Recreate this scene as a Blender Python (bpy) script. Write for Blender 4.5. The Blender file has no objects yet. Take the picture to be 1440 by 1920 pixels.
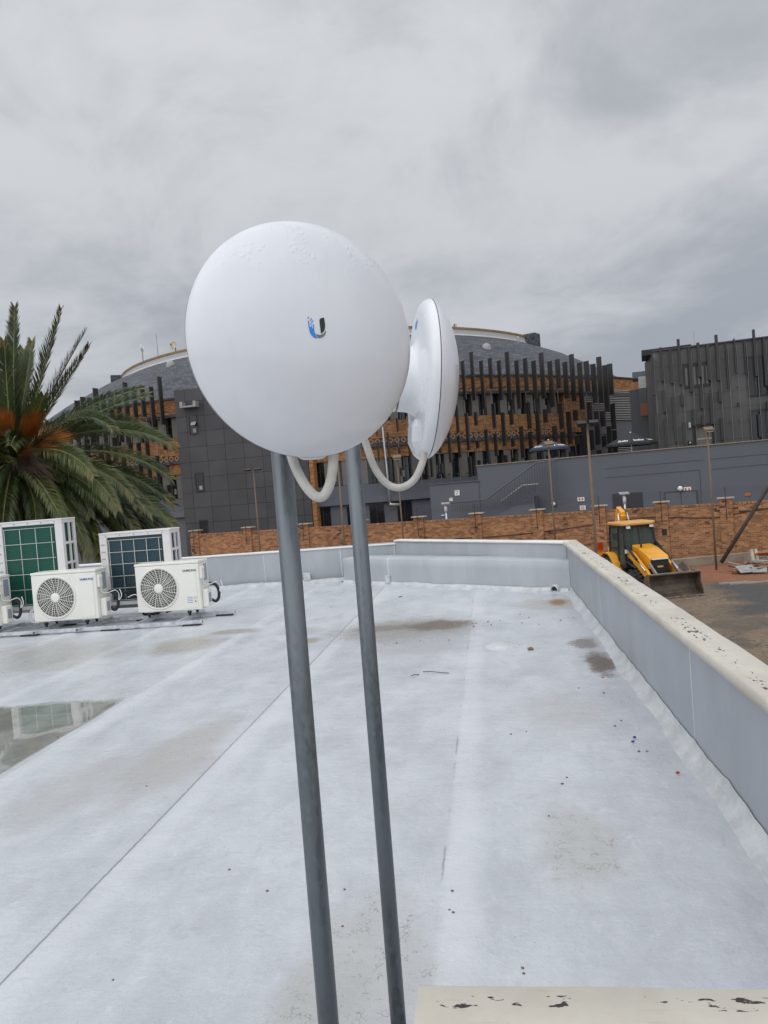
import bpy, bmesh, math, random
from mathutils import Vector, Matrix, noise as mnoise
random.seed(7)
R_ = math.radians
SC = bpy.context.scene
COL = SC.collection
V = Vector

# ------------------------------------------------------------------ camera
FPX = 1440.0
ROLL, PITCH, YAW, HCAM = R_(4.5), R_(1.66), R_(7.74), 1.5
f0 = V((-math.sin(YAW), math.cos(YAW), 0)); r0 = V((math.cos(YAW), math.sin(YAW), 0)); u0 = V((0, 0, 1))
DV = f0*math.cos(PITCH) - u0*math.sin(PITCH)
u1 = u0*math.cos(PITCH) + f0*math.sin(PITCH)
RV = r0*math.cos(ROLL) - u1*math.sin(ROLL)
UV_ = u1*math.cos(ROLL) + r0*math.sin(ROLL)
CAM = V((0, 0, HCAM))
cd = bpy.data.cameras.new('camera'); cam = bpy.data.objects.new('camera', cd); COL.objects.link(cam)
cd.sensor_fit = 'HORIZONTAL'; cd.sensor_width = 36; cd.lens = 36.0*FPX/1440
cd.clip_start = 0.05; cd.clip_end = 3000
cam.matrix_world = Matrix(((RV.x, UV_.x, -DV.x, CAM.x), (RV.y, UV_.y, -DV.y, CAM.y), (RV.z, UV_.z, -DV.z, CAM.z), (0, 0, 0, 1)))
SC.camera = cam

# measuring helpers: where a sight line of the photograph meets a known plane of the place
def ray(px, py): return DV*FPX + RV*(px-720) - UV_*(py-960)
def onz(px, py, z=0.0):
    v = ray(px, py); return CAM + v*((z-HCAM)/v.z)
def at(px, py, D): return CAM + ray(px, py)*(D/FPX)
def onpl(px, py, A, B):
    n = V((B[1]-A[1], -(B[0]-A[0]), 0)); v = ray(px, py)
    return CAM + v*((V((A[0], A[1], 0))-CAM).dot(n)/v.dot(n))

# ------------------------------------------------------------------ world, sun, exposure
SC.view_settings.view_transform = 'Standard'; SC.view_settings.look = 'None'
SC.view_settings.exposure = 0.0; SC.view_settings.gamma = 1.0
SC.render.engine = 'CYCLES'
SUN_EL, SUN_AZ = R_(58), R_(215)      # azimuth clockwise from +Y
wd = bpy.data.worlds.new('World'); SC.world = wd; wd.use_nodes = True
nt = wd.node_tree; nt.nodes.clear()

class NT:
    """small helper to write node trees"""
    def __init__(s, tree): s.t = tree
    def n(s, typ, **k):
        x = s.t.nodes.new(typ)
        for a, b in k.items(): setattr(x, a, b)
        return x
    def put(s, sock, val):
        if val is None: return
        if hasattr(val, 'is_output') or isinstance(val, bpy.types.NodeSocket): s.t.links.new(val, sock)
        else:
            if isinstance(val, (tuple, list)) and len(val) == 3 and sock.type == 'RGBA': val = (*val, 1)
            sock.default_value = val
    def m(s, op, a, b=None, c=None):
        x = s.n('ShaderNodeMath', operation=op)
        s.put(x.inputs[0], a); s.put(x.inputs[1], b); s.put(x.inputs[2], c)
        return x.outputs[0]
    def vm(s, op, a, b=None):
        x = s.n('ShaderNodeVectorMath', operation=op); s.put(x.inputs[0], a); s.put(x.inputs[1], b); return x.outputs[0]
    def sep(s, v):
        x = s.n('ShaderNodeSeparateXYZ'); s.put(x.inputs[0], v); return x.outputs
    def comb(s, a, b, c):
        x = s.n('ShaderNodeCombineXYZ'); s.put(x.inputs[0], a); s.put(x.inputs[1], b); s.put(x.inputs[2], c); return x.outputs[0]
    def noise(s, vec, scale, detail=4, rough=.55, dist=0.0):
        x = s.n('ShaderNodeTexNoise'); s.put(x.inputs['Vector'], vec); x.inputs['Scale'].default_value = scale
        x.inputs['Detail'].default_value = detail; x.inputs['Roughness'].default_value = rough; x.inputs['Distortion'].default_value = dist
        return x.outputs[0]
    def ss(s, v, a, b, lo=0.0, hi=1.0):
        x = s.n('ShaderNodeMapRange', interpolation_type='SMOOTHSTEP'); s.put(x.inputs[0], v)
        for i, q in enumerate((a, b, lo, hi)): s.put(x.inputs[1+i], q)
        return x.outputs[0]
    def mix(s, f, a, b, mode='MIX'):
        x = s.n('ShaderNodeMix', data_type='RGBA', blend_type=mode); s.put(x.inputs[0], f); s.put(x.inputs[6], a); s.put(x.inputs[7], b)
        return x.outputs[2]
    def scale(s, vec, sc):
        return s.vm('MULTIPLY', vec, sc)
    def bump(s, h, strength=.3, dist=.01, prev=None):
        x = s.n('ShaderNodeBump'); s.put(x.inputs['Height'], h); x.inputs['Strength'].default_value = strength
        x.inputs['Distance'].default_value = dist; s.put(x.inputs['Normal'], prev); return x.outputs[0]

W = NT(nt)
out = W.n('ShaderNodeOutputWorld'); bg = W.n('ShaderNodeBackground'); bg.inputs[1].default_value = 0.1
nt.links.new(bg.outputs[0], out.inputs[0])
sky = W.n('ShaderNodeTexSky', sky_type='NISHITA'); sky.sun_disc = False; sky.sun_elevation = SUN_EL; sky.sun_rotation = SUN_AZ
tc = W.n('ShaderNodeTexCoord'); dx, dy, dz = W.sep(tc.outputs['Generated'])
zz = W.m('ADD', W.m('MAXIMUM', dz, 0.0), 0.34)
pl = W.comb(W.m('DIVIDE', dx, zz), W.m('DIVIDE', dy, zz), 0.0)
n1 = W.noise(W.vm('ADD', W.scale(pl, (1.0, 1.1, 1)), (12.7, 0.4, 0)), 1.15, 7, .50, .5)
n2 = W.noise(W.vm('ADD', pl, (7.3, 2.2, 4)), 2.6, 8, .58, .6)
n3 = W.noise(W.vm('ADD', pl, (1.3, 5.2, 2)), 6.5, 6, .6, .5)
cl = W.m('ADD', W.m('ADD', W.m('MULTIPLY', n1, .52), W.m('MULTIPLY', n2, .36)), W.m('MULTIPLY', n3, .12))
lum = W.ss(cl, .41, .59)
horz = W.ss(dz, .02, .60)
dark = W.mix(horz, (3.45, 3.70, 4.20), (4.7, 4.95, 5.3))
lite = W.mix(horz, (5.4, 5.65, 6.0), (6.9, 7.05, 7.3))
cloud = W.mix(lum, dark, lite)
sdir = V((math.sin(SUN_AZ)*math.cos(SUN_EL), math.cos(SUN_AZ)*math.cos(SUN_EL), math.sin(SUN_EL)))
dt = W.n('ShaderNodeVectorMath', operation='DOT_PRODUCT'); W.put(dt.inputs[0], tc.outputs['Generated']); dt.inputs[1].default_value = sdir
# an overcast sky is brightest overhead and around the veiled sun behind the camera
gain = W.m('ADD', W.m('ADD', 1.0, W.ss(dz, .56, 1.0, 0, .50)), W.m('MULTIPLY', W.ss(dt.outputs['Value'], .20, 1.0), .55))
gain = W.m('ADD', gain, W.ss(dy, .15, -.45, 0, .85))  # added fill: unseen sky behind the camera raised to light camera-facing sides
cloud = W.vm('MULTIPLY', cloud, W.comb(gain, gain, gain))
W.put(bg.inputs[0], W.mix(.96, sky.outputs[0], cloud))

sd = bpy.data.lights.new('sun', 'SUN'); sun = bpy.data.objects.new('sun', sd); COL.objects.link(sun)
sd.energy = 0.5; sd.angle = R_(90); sd.color = (1, .97, .92)
sun.rotation_euler = sdir.to_track_quat('Z', 'Y').to_euler()

# ------------------------------------------------------------------ mesh builder
class MB:
    def __init__(s): s.v = []; s.f = []; s.mi = []; s.sm = []
    def add(s, vs, fs, mi=0, smooth=False):
        o = len(s.v); s.v += [V(p) for p in vs]
        for f in fs: s.f.append([i+o for i in f]); s.mi.append(mi); s.sm.append(smooth)
        return s
    def poly(s, pts, mi=0): return s.add(pts, [list(range(len(pts)))], mi)
    def hexa(s, p, mi=0, smooth=False):   # 4 bottom ccw, 4 top
        return s.add(p, [[3, 2, 1, 0], [4, 5, 6, 7], [0, 1, 5, 4], [1, 2, 6, 5], [2, 3, 7, 6], [3, 0, 4, 7]], mi, smooth)
    def box(s, c, d, rot=None, mi=0):
        c = V(c); x, y, z = d[0]/2, d[1]/2, d[2]/2
        q = [V(p) for p in ((-x, -y, -z), (x, -y, -z), (x, y, -z), (-x, y, -z), (-x, -y, z), (x, -y, z), (x, y, z), (-x, y, z))]
        if rot is not None:
            if not isinstance(rot, Matrix): rot = Matrix.Rotation(rot, 3, 'Z')
            q = [rot @ p for p in q]
        return s.hexa([c+p for p in q], mi)
    def span(s, x0, x1, y0, y1, z0, z1, mi=0):
        return s.box(((x0+x1)/2, (y0+y1)/2, (z0+z1)/2), (abs(x1-x0), abs(y1-y0), abs(z1-z0)), None, mi)
    def bar(s, a, b, w, h, mi=0, up=(0, 0, 1)):   # rectangular bar from a to b
        a, b = V(a), V(b); d = b-a; L = d.length; d.normalize(); up = V(up)
        if abs(d.dot(up)) > .98: up = V((0, 1, 0))
        x = d.cross(up).normalized(); z = x.cross(d)
        return s.box((a+b)/2, (w, L, h), Matrix((x, d, z)).transposed(), mi)
    def prism(s, pts, z0, z1, mi=0, M=None):
        n = len(pts); vs = [V((p[0], p[1], z0)) for p in pts]+[V((p[0], p[1], z1)) for p in pts]
        if M is not None: vs = [M @ p for p in vs]
        return s.add(vs, [list(range(n))[::-1], list(range(n, 2*n))]+[[i, (i+1) % n, n+(i+1) % n, n+i] for i in range(n)], mi)
    def tube(s, path, r, n=8, mi=0, caps=True, smooth=True):
        path = [V(p) for p in path]; vs = []; fs = []; K = len(path)
        rr = r if isinstance(r, (list, tuple)) else [r]*K
        t = (path[1]-path[0]).normalized(); a = t.orthogonal().normalized()
        for k, p in enumerate(path):
            t = (path[min(k+1, K-1)]-path[max(k-1, 0)]).normalized()
            a = (a - t*a.dot(t)).normalized(); b = t.cross(a)
            for i in range(n):
                an = 2*math.pi*i/n; vs.append(p+(a*math.cos(an)+b*math.sin(an))*rr[k])
        for k in range(K-1):
            for i in range(n):
                j = (i+1) % n; fs.append([k*n+i, k*n+j, (k+1)*n+j, (k+1)*n+i])
        s.add(vs, fs, mi, smooth)
        if caps:
            o = len(s.v)-len(vs); s.f.append([o+i for i in range(n)][::-1]); s.f.append([o+(K-1)*n+i for i in range(n)])
            s.mi += [mi, mi]; s.sm += [False, False]
        return s
    def cyl(s, a, b, r, r2=None, n=16, mi=0, smooth=True): return s.tube([a, b], [r, r if r2 is None else r2], n, mi, True, smooth)
    def lathe(s, prof, M, n=48, mi=0):
        vs = []; fs = []; K = len(prof)
        for r, t in prof:
            for i in range(n):
                an = 2*math.pi*i/n; vs.append(M @ V((r*math.cos(an), r*math.sin(an), t)))
        for k in range(K-1):
            for i in range(n):
                j = (i+1) % n
                fs.append([k*n+i, k*n+j, (k+1)*n+j, (k+1)*n+i])
        return s.add(vs, fs, mi, True)
    def build(s, name, mat, parent=None, local=False, label=None, bevel=0, seg=2, uv=None, weld=False):
        me = bpy.data.meshes.new(name); vs = s.v
        if uv == 'wall' or callable(uv): wv = [p.copy() for p in vs]
        if parent is not None and not local:
            I = WM[parent.name].inverted(); vs = [I @ p for p in vs]
        me.from_pydata([tuple(p) for p in vs], [], s.f)
        for mm in (mat if isinstance(mat, (list, tuple)) else [mat]): me.materials.append(mm)
        me.polygons.foreach_set('material_index', s.mi); me.polygons.foreach_set('use_smooth', s.sm)
        if uv is not None:
            L = me.uv_layers.new(name='UVMap')
            for p in me.polygons:
                cs = [wv[i] for i in p.vertices]
                nn = V((0, 0, 0))
                for i in range(len(cs)):
                    a, b = cs[i], cs[(i+1) % len(cs)]
                    nn += V(((a.y-b.y)*(a.z+b.z), (a.z-b.z)*(a.x+b.x), (a.x-b.x)*(a.y+b.y)))
                nn = nn.normalized() if nn.length > 0 else V((0, 0, 1))
                for li in p.loop_indices:
                    q = wv[me.loops[li].vertex_index]
                    if callable(uv): L.data[li].uv = uv(q)
                    elif abs(nn.z) < .7:
                        t = V((-nn.y, nn.x, 0)).normalized(); L.data[li].uv = (q.dot(t), q.z)
                    else: L.data[li].uv = (q.x, q.y)
        me.validate(); me.update()
        bm = bmesh.new(); bm.from_mesh(me); bmesh.ops.recalc_face_normals(bm, faces=bm.faces)
        if weld: bmesh.ops.remove_doubles(bm, verts=bm.verts, dist=1e-5)
        bm.to_mesh(me); bm.free()
        o = bpy.data.objects.new(name, me); COL.objects.link(o)
        if parent is not None: o.parent = parent; WM[o.name] = WM[parent.name].copy()
        else: WM[o.name] = Matrix.Identity(4)
        if label: o['label'] = label
        if bevel:
            b = o.modifiers.new('bevel', 'BEVEL'); b.width = bevel; b.segments = seg; b.limit_method = 'ANGLE'; b.angle_limit = R_(40)
        return o
WM = {}
_mc = {}
def pmc(n, c, r=.5):
    if n not in _mc: _mc[n] = pm(n, c, r, var=.05)
    return _mc[n]
def thing(name, label, cat, loc=(0, 0, 0), rz=0, group=None):
    o = bpy.data.objects.new(name, None); COL.objects.link(o); o.empty_display_size = .2
    o.location = loc; o.rotation_euler = (0, 0, rz); WM[o.name] = Matrix.Translation(V(loc)) @ Matrix.Rotation(rz, 4, 'Z')
    return tag(o, label, cat, group)
def tag(o, label=None, cat=None, group=None, kind=None):
    for k, v in (('label', label), ('category', cat), ('group', group), ('kind', kind)):
        if v: o[k] = v
    return o
def copy_tree(o, parent=None):
    c = o.copy(); COL.objects.link(c)
    if parent is not None: c.parent = parent
    for ch in list(o.children): copy_tree(ch, c)
    return c
def text_mesh(txt, size):
    cu = bpy.data.curves.new('lettering', 'FONT'); cu.body = txt; cu.size = size; cu.align_x = 'CENTER'; cu.align_y = 'CENTER'; cu.extrude = size*.01
    cu.offset = size*.02
    ob = bpy.data.objects.new('lettering', cu); COL.objects.link(ob)
    dg = bpy.context.evaluated_depsgraph_get(); me = bpy.data.meshes.new_from_object(ob.evaluated_get(dg))
    vs = [v.co.copy() for v in me.vertices]; fs = [list(p.vertices) for p in me.polygons]
    bpy.data.objects.remove(ob); bpy.data.meshes.remove(me); bpy.data.curves.remove(cu)
    return vs, fs
def add_text(mb, txt, size, M, mi=0):
    vs, fs = text_mesh(txt, size); mb.add([M @ p for p in vs], fs, mi)

# ------------------------------------------------------------------ materials
def newmat(name):
    m = bpy.data.materials.new(name); m.use_nodes = True; t = m.node_tree
    return m, NT(t), t.nodes['Principled BSDF']
def pm(name, col, rough=.6, metal=0.0, var=.12, scale=6, bump=0.0, bscale=60, stretch=None, coat=0, dirt=None, spec=.5):
    m, N, b = newmat(name)
    co = N.n('ShaderNodeTexCoord').outputs['Object']
    v = N.scale(co, stretch) if stretch else co
    nz = N.noise(v, scale, 5, .6)
    c = N.mix(N.ss(nz, .3, .7), tuple(x*(1-var) for x in col), tuple(min(1, x*(1+var)) for x in col))
    if dirt:
        d = N.ss(N.noise(v, scale*.7, 6, .65), dirt[1], dirt[1]+.18); c = N.mix(d, c, dirt[0])
    N.put(b.inputs['Base Color'], c); N.put(b.inputs['Metallic'], metal)
    N.put(b.inputs['Roughness'], N.ss(nz, .25, .75, rough*.88, min(1, rough*1.12)))
    b.inputs['Specular IOR Level'].default_value = spec
    if coat: b.inputs['Coat Weight'].default_value = coat; b.inputs['Coat Roughness'].default_value = .08
    if bump: N.put(b.inputs['Normal'], N.bump(N.noise(co, bscale, 4), bump, .01))
    return m
def brick(name, c1, c2, mort, bw, bh, ms=.008, offset=.5, rough=.8, bump=.4, var=.35, streak=0, spec=.4, dirtcol=None):
    m, N, b = newmat(name)
    uv = N.n('ShaderNodeUVMap').outputs[0]
    t = N.n('ShaderNodeTexBrick'); t.offset = offset; N.put(t.inputs['Vector'], uv)
    N.put(t.inputs['Color1'], c1); N.put(t.inputs['Color2'], c2); N.put(t.inputs['Mortar'], mort)
    t.inputs['Scale'].default_value = 1; t.inputs['Mortar Size'].default_value = ms; t.inputs['Mortar Smooth'].default_value = .1
    t.inputs['Brick Width'].default_value = bw; t.inputs['Row Height'].default_value = bh; t.inputs['Bias'].default_value = 0
    # second per-brick random tone: noise sampled on the brick lattice
    u, w, _ = N.sep(uv)
    row = N.m('FLOOR', N.m('DIVIDE', w, bh)); odd = N.m('MULTIPLY', N.m('SUBTRACT', 1.0, N.m('MODULO', N.m('ABSOLUTE', row), 2.0)), offset)
    colx = N.m('FLOOR', N.m('ADD', N.m('DIVIDE', u, bw), odd))
    wn = N.n('ShaderNodeTexWhiteNoise', noise_dimensions='2D'); N.put(wn.inputs['Vector'], N.comb(colx, row, 0.0))
    k = N.ss(wn.outputs[0], 0, 1, 1-var, 1+var)
    big = N.ss(N.noise(uv, .35, 5, .6), .25, .75, 1-.18-streak, 1.15)
    c = N.vm('MULTIPLY', t.outputs['Color'], N.comb(k, k, k)); c = N.vm('MULTIPLY', c, N.comb(big, big, big))
    if dirtcol:
        d = N.m('MULTIPLY', N.ss(wn.outputs[0], .86, .9), N.ss(N.noise(uv, .5, 3), .45, .6)); c = N.mix(d, c, dirtcol)
    N.put(b.inputs['Base Color'], c); b.inputs['Roughness'].default_value = rough; b.inputs['Specular IOR Level'].default_value = spec
    if bump: N.put(b.inputs['Normal'], N.bump(N.m('SUBTRACT', 1.0, t.outputs['Fac']), bump, .012))
    return m

M = {}
M['white_plastic'] = pm('white_plastic', (.74, .75, .78), .28, var=.02, coat=.25)
def galv_mat():
    m, N, b = newmat('galvanised_steel')
    co = N.n('ShaderNodeTexCoord').outputs['Object']
    vo = N.n('ShaderNodeTexVoronoi'); N.put(vo.inputs['Vector'], N.scale(co, (1, 1, .45))); vo.inputs['Scale'].default_value = 130
    sp = N.sep(vo.outputs['Color'])[0]; st = N.noise(N.scale(co, (30, 30, 1.2)), 1.0, 5, .65); bl = N.noise(N.scale(co, (6, 6, 3)), 1.0, 5, .6)
    c = N.mix(N.m('ADD', N.m('MULTIPLY', sp, .35), N.m('MULTIPLY', st, .65)), (.10, .115, .128), (.205, .22, .235))
    c = N.mix(N.ss(bl, .58, .72, 0, .45), c, (.36, .37, .37)); c = N.mix(N.ss(N.noise(N.scale(co, (40, 40, 8)), 1.0, 4, .7), .68, .73, 0, .6), c, (.12, .085, .06))
    N.put(b.inputs['Base Color'], c); b.inputs['Metallic'].default_value = .7; N.put(b.inputs['Roughness'], N.m('ADD', .34, N.m('MULTIPLY', sp, .18)))
    N.put(b.inputs['Normal'], N.bump(st, .12, .003)); return m
M['galv'] = galv_mat()
M['galv_light'] = pm('galvanised_channel', (.56, .58, .60), .38, .55, var=.2, scale=14)
M['conduit'] = pm('pale_conduit', (.50, .48, .44), .5, var=.08, scale=40, dirt=((.25, .19, .13), .66))
M['gasket'] = pm('grey_gasket', (.16, .15, .16), .6, var=.05)
M['logo_blue'] = pm('logo_blue', (.012, .24, .66), .35, var=.03)
M['logo_black'] = pm('logo_black', (.012, .01, .016), .35, var=.03)
M['logo_grey'] = pm('logo_grey', (.17, .155, .17), .35, var=.03)
M['ac_cream'] = pm('cream_enamel', (.80, .785, .71), .38, var=.03, scale=3, coat=.1)
M['ac_grey'] = pm('warm_grey_enamel', (.68, .655, .645), .42, var=.05, scale=3)
M['void_shade'] = pm('void_shade', (.02, .02, .022), .7, var=.1)  # dark colour for flat pieces, standing in for the shade inside openings
M['rubber'] = pm('black_rubber', (.018, .018, .02), .6, var=.2, scale=20, bump=.15, bscale=80)
M['coil_green'] = pm('green_coil', (.008, .095, .062), .35, .2, var=.12, scale=3, stretch=(1, 1, 30))
M['coil_blue'] = pm('slate_coil', (.03, .065, .082), .35, .3, var=.12, scale=3, stretch=(1, 1, 30))
M['wire'] = pm('cream_wire', (.62, .62, .56), .5, var=.05)
M['samsung_blue'] = pm('blue_print', (.03, .06, .35), .5, var=.03)
M['print_dark'] = pm('dark_print', (.03, .03, .035), .5, var=.03)
M['sticker'] = pm('white_sticker', (.72, .74, .78), .4, var=.03)
M['sign_yellow'] = pm('sign_yellow', (.75, .5, .03), .5, var=.04)
M['white_cable'] = pm('white_cable', (.72, .72, .72), .45, var=.05)
M['beam_grey'] = pm('weathered_grey_steel', (.20, .205, .21), .6, .3, var=.15)
M['fin'] = pm('charcoal_fin', (.027, .025, .024), .5, var=.25, scale=.6, stretch=(1, 1, .5))
M['rod'] = pm('grey_rod', (.16, .155, .15), .5, .4, var=.15)
M['glass'] = pm('dark_glass', (.012, .014, .016), .06, var=.2, scale=.5, spec=.6)
M['win_frame'] = pm('dark_frame', (.022, .022, .024), .4, var=.1)
M['pier'] = pm('taupe_plaster', (.155, .145, .128), .75, var=.12, scale=1)
M['grey_wall'] = pm('slate_grey_paint', (.105, .115, .135), .6, var=.06, scale=.25, stretch=(1, 1, 2), bump=.05, bscale=3)
M['grey_wall_dark'] = pm('dark_grey_paint', (.062, .066, .073), .6, var=.08, scale=.4)
M['clad'] = pm('charcoal_cladding', (.112, .110, .107), .42, var=.30, scale=.35, stretch=(1, 1, .5), dirt=((.065, .062, .060), .60))
M['slat'] = pm('pale_louvre', (.40, .40, .39), .55, var=.08)
M['white_paint'] = pm('white_paint', (.72, .71, .69), .6, var=.06, scale=2)
M['trim_ochre'] = pm('ochre_trim', (.30, .17, .07), .7, var=.2, scale=2)
M['cap_stone'] = pm('concrete_cap', (.40, .36, .30), .85, var=.2, scale=4, bump=.2)
M['pole_brown'] = pm('brown_painted_pole', (.17, .115, .075), .65, var=.15, scale=3)
M['timber_dark'] = pm('dark_weathered_timber', (.06, .045, .035), .8, var=.3, scale=6)
M['black_metal'] = pm('black_metal', (.02, .02, .021), .5, .3, var=.15)
M['black_fabric'] = pm('black_fabric', (.016, .018, .022), .7, var=.2, scale=4, bump=.1, bscale=30)
M['blue_fabric'] = pm('blue_black_fabric', (.03, .045, .07), .6, var=.2, scale=4)
M['sign_white'] = pm('sign_white', (.75, .74, .70), .5, var=.04)
M['sign_red'] = pm('sign_red', (.50, .05, .02), .5, var=.05)
M['sign_teal'] = pm('sign_teal', (.02, .30, .33), .5, var=.05)
M['sign_orange'] = pm('sign_orange', (.60, .17, .03), .5, var=.05)
M['globe'] = pm('white_globe', (.72, .72, .72), .3, var=.03)
M['yellow'] = pm('digger_yellow', (.75, .33, .02), .38, var=.12, scale=2, coat=.2, dirt=((.20, .10, .04), .58))
M['roof_orange'] = pm('faded_orange', (.66, .34, .10), .5, var=.08, scale=2)
M['digger_black'] = pm('digger_black', (.018, .018, .018), .55, var=.25, scale=5, dirt=((.07, .055, .04), .62))
M['tyre'] = pm('tyre_rubber', (.025, .024, .023), .8, var=.3, scale=8, dirt=((.10, .075, .05), .6))
M['rim_orange'] = pm('wheel_orange', (.45, .13, .02), .5, var=.2, scale=6, dirt=((.10, .075, .05), .6))
M['bucket'] = pm('muddy_steel', (.115, .088, .062), .6, .2, var=.35, scale=2.5, bump=.25, bscale=9, dirt=((.15, .10, .06), .58))
M['worn_steel'] = pm('worn_steel', (.33, .31, .28), .4, .7, var=.25, scale=5)
M['chrome'] = pm('chrome_rod', (.55, .56, .58), .2, 1, var=.05)
M['cab_glass'] = pm('tinted_glass', (.02, .03, .03), .05, var=.3, scale=1.5, spec=.7)
M['lamp_lens'] = pm('lamp_lens', (.7, .72, .72), .15, var=.05)
M['red_lens'] = pm('red_lens', (.45, .05, .01), .25, var=.05)
M['kerb'] = pm('dirty_concrete', (.27, .22, .17), .85, var=.2, scale=1.2, bump=.2, bscale=20, dirt=((.16, .09, .05), .58))
M['frond_a'] = pm('palm_leaf_deep', (0.026, 0.046, 0.010), .5, var=.35, scale=1.5)
M['frond_b'] = pm('palm_leaf_mid', (0.047, 0.071, 0.015), .48, var=.35, scale=1.5)
M['frond_c'] = pm('palm_leaf_pale', (0.084, 0.097, 0.028), .5, var=.3, scale=1.5)
M['frond_d'] = pm('palm_leaf_dry', (0.176, 0.132, 0.035), .6, var=.3, scale=1.5)
M['rachis'] = pm('palm_rib', (.17, .17, .06), .5, var=.15)
M['palm_fibre'] = pm('orange_fruit_fibre', (.37, .135, .02), .7, var=.35, scale=4)
M['palm_thatch'] = pm('dead_thatch', (.10, .065, .045), .85, var=.35, scale=4)
M['trunk'] = pm('palm_trunk', (.09, .065, .045), .9, var=.35, scale=5, bump=.6, bscale=12)
M['stone'] = pm('pebble_stone', (.20, .13, .08), .85, var=.3, scale=60)
M['litter_blue'] = pm('blue_litter', (.03, .05, .28), .5, var=.05)
M['litter_red'] = pm('red_litter', (.5, .03, .03), .5, var=.05)
M['plank'] = pm('scrap_wood', (.30, .23, .16), .8, var=.35, scale=3)
M['plank_pale'] = pm('pale_scrap_wood', (.46, .40, .32), .8, var=.25, scale=3)
M['sheet_grey'] = pm('grey_board', (.30, .30, .29), .75, var=.2, scale=3)
M['orange_sheet'] = pm('orange_board', (.52, .14, .04), .6, var=.15, scale=3)
M['dish_cream'] = pm('cream_dish', (.50, .44, .33), .6, var=.08)
M['roof_dome'] = pm('grey_dome', (.30, .31, .30), .4, var=.1)

M['brick_wall'] = brick('face_brick', (.36, .16, .058), (.26, .104, .040), (.32, .21, .13), .26, .095, .015, var=.30, dirtcol=(.06, .035, .025))
M['brick_band'] = brick('orange_face_brick', (.37, .165, .052), (.29, .120, .038), (.26, .155, .08), .30, .110, .016, var=.28)
M['slate'] = brick('slate_tiles', (.078, .084, .098), (.058, .063, .074), (.02, .021, .024), .42, .26, .02, var=.38, rough=.6, bump=.6)
M['tile_panel'] = brick('dark_panels', (.062, .062, .064), (.057, .057, .059), (.016, .014, .013), 1.52, 1.22, .022, offset=0.0, rough=.5, bump=.15, var=.06)
M['clad_wall'] = None

# stone grey parapet paint with two white joint lines and scuffs
def parapet_mat(name, base, joints, axis):
    m, N, b = newmat(name)
    P = N.n('ShaderNodeNewGeometry').outputs['Position']; x, y, z = N.sep(P)
    nz = N.noise(N.scale(P, (1, 1, .4)), 2.2, 5, .6); fine = N.noise(P, 60, 3)
    c = N.mix(N.ss(nz, .3, .72), tuple(q*.90 for q in base), tuple(q*1.07 for q in base))
    a = (x, y)[axis]
    wob = N.m('MULTIPLY', N.m('SUBTRACT', N.noise(P, 9, 3), .5), .03)
    mask = None
    for jv, w in joints:
        d = N.m('ABSOLUTE', N.m('ADD', N.m('SUBTRACT', a, jv), wob)); q = N.ss(d, w*.5, w, 1, 0)
        mask = q if mask is None else N.m('MAXIMUM', mask, q)
    scuff = N.m('MULTIPLY', N.ss(N.noise(N.scale(P, (1, 1, .3)), 26, 4, .7), .70, .74), .55)
    mask = scuff if mask is None else N.m('MAXIMUM', N.m('MULTIPLY', mask, .75), scuff)
    c = N.mix(mask, c, (.62, .64, .66))
    low = N.m('MULTIPLY', N.ss(N.noise(N.scale(P, (3, 3, 1)), 3, 5, .65), .52, .75), .22)
    c = N.mix(low, c, (.40, .40, .38))
    N.put(b.inputs['Base Color'], c); b.inputs['Roughness'].default_value = .42
    N.put(b.inputs['Normal'], N.bump(N.m('ADD', N.m('MULTIPLY', fine, .3), nz), .16, .01))
    return m
J1 = onpl(1123, 1115, (.96, 0), (.96, 5)).y; J2 = onpl(1295, 1290, (.96, 0), (.96, 5)).y
M['parapet'] = parapet_mat('grey_parapet_paint', (.335, .355, .39), [(J1, .010), (J2, .008)], 1)
M['parapet_far'] = parapet_mat('silver_parapet_paint', (.42, .44, .46), [(-1.62, .012), (-2.55, .012), (-3.9, .008)], 0)

def coping_mat(name, axis, centre, halfw, thr):
    m, N, b = newmat(name)
    P = N.n('ShaderNodeNewGeometry').outputs['Position']; x, y, z = N.sep(P)
    nz = N.noise(P, 4, 6, .62)
    c = N.mix(N.ss(nz, .3, .7), (.53, .485, .415), (.63, .585, .505))
    along, across = ((x, y) if axis == 0 else (y, x))
    band = N.ss(N.m('ABSOLUTE', N.m('SUBTRACT', across, N.m('ADD', centre, N.m('MULTIPLY', N.m('SUBTRACT', N.noise(N.comb(along, 0.0, 0.0), 3, 2), .5), halfw*1.2)))), halfw*.35, halfw, 1, 0)
    sv = N.comb(N.m('MULTIPLY', along, .45), across, z)
    ch = N.m('ADD', N.m('MULTIPLY', N.noise(sv, 52, 4, .55), .62), N.m('MULTIPLY', N.noise(N.comb(along, 0.0, 3.0), 5.5, 3), .38))
    chip = N.m('MULTIPLY', N.ss(ch, thr, thr+.02), N.ss(band, .35, .5))
    rust = N.m('MULTIPLY', N.ss(N.noise(P, 30, 4, .6), .70, .74), .6)
    line = N.m('MULTIPLY', N.ss(N.noise(N.scale(P, (6, 60, 6) if axis == 0 else (60, 6, 6)), 1.0, 4, .6), .60, .70), .30)
    c = N.mix(line, c, (.36, .32, .26)); c = N.mix(rust, c, (.33, .20, .12)); c = N.mix(chip, c, (.045, .028, .034))
    N.put(b.inputs['Base Color'], c); b.inputs['Roughness'].default_value = .55
    h = N.m('SUBTRACT', N.m('MULTIPLY', N.noise(P, 25, 5), .4), chip)
    N.put(b.inputs['Normal'], N.bump(h, .35, .006))
    return m
M['coping_side'] = coping_mat('chipped_cream_coping', 1, 1.000, .045, .578)
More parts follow.
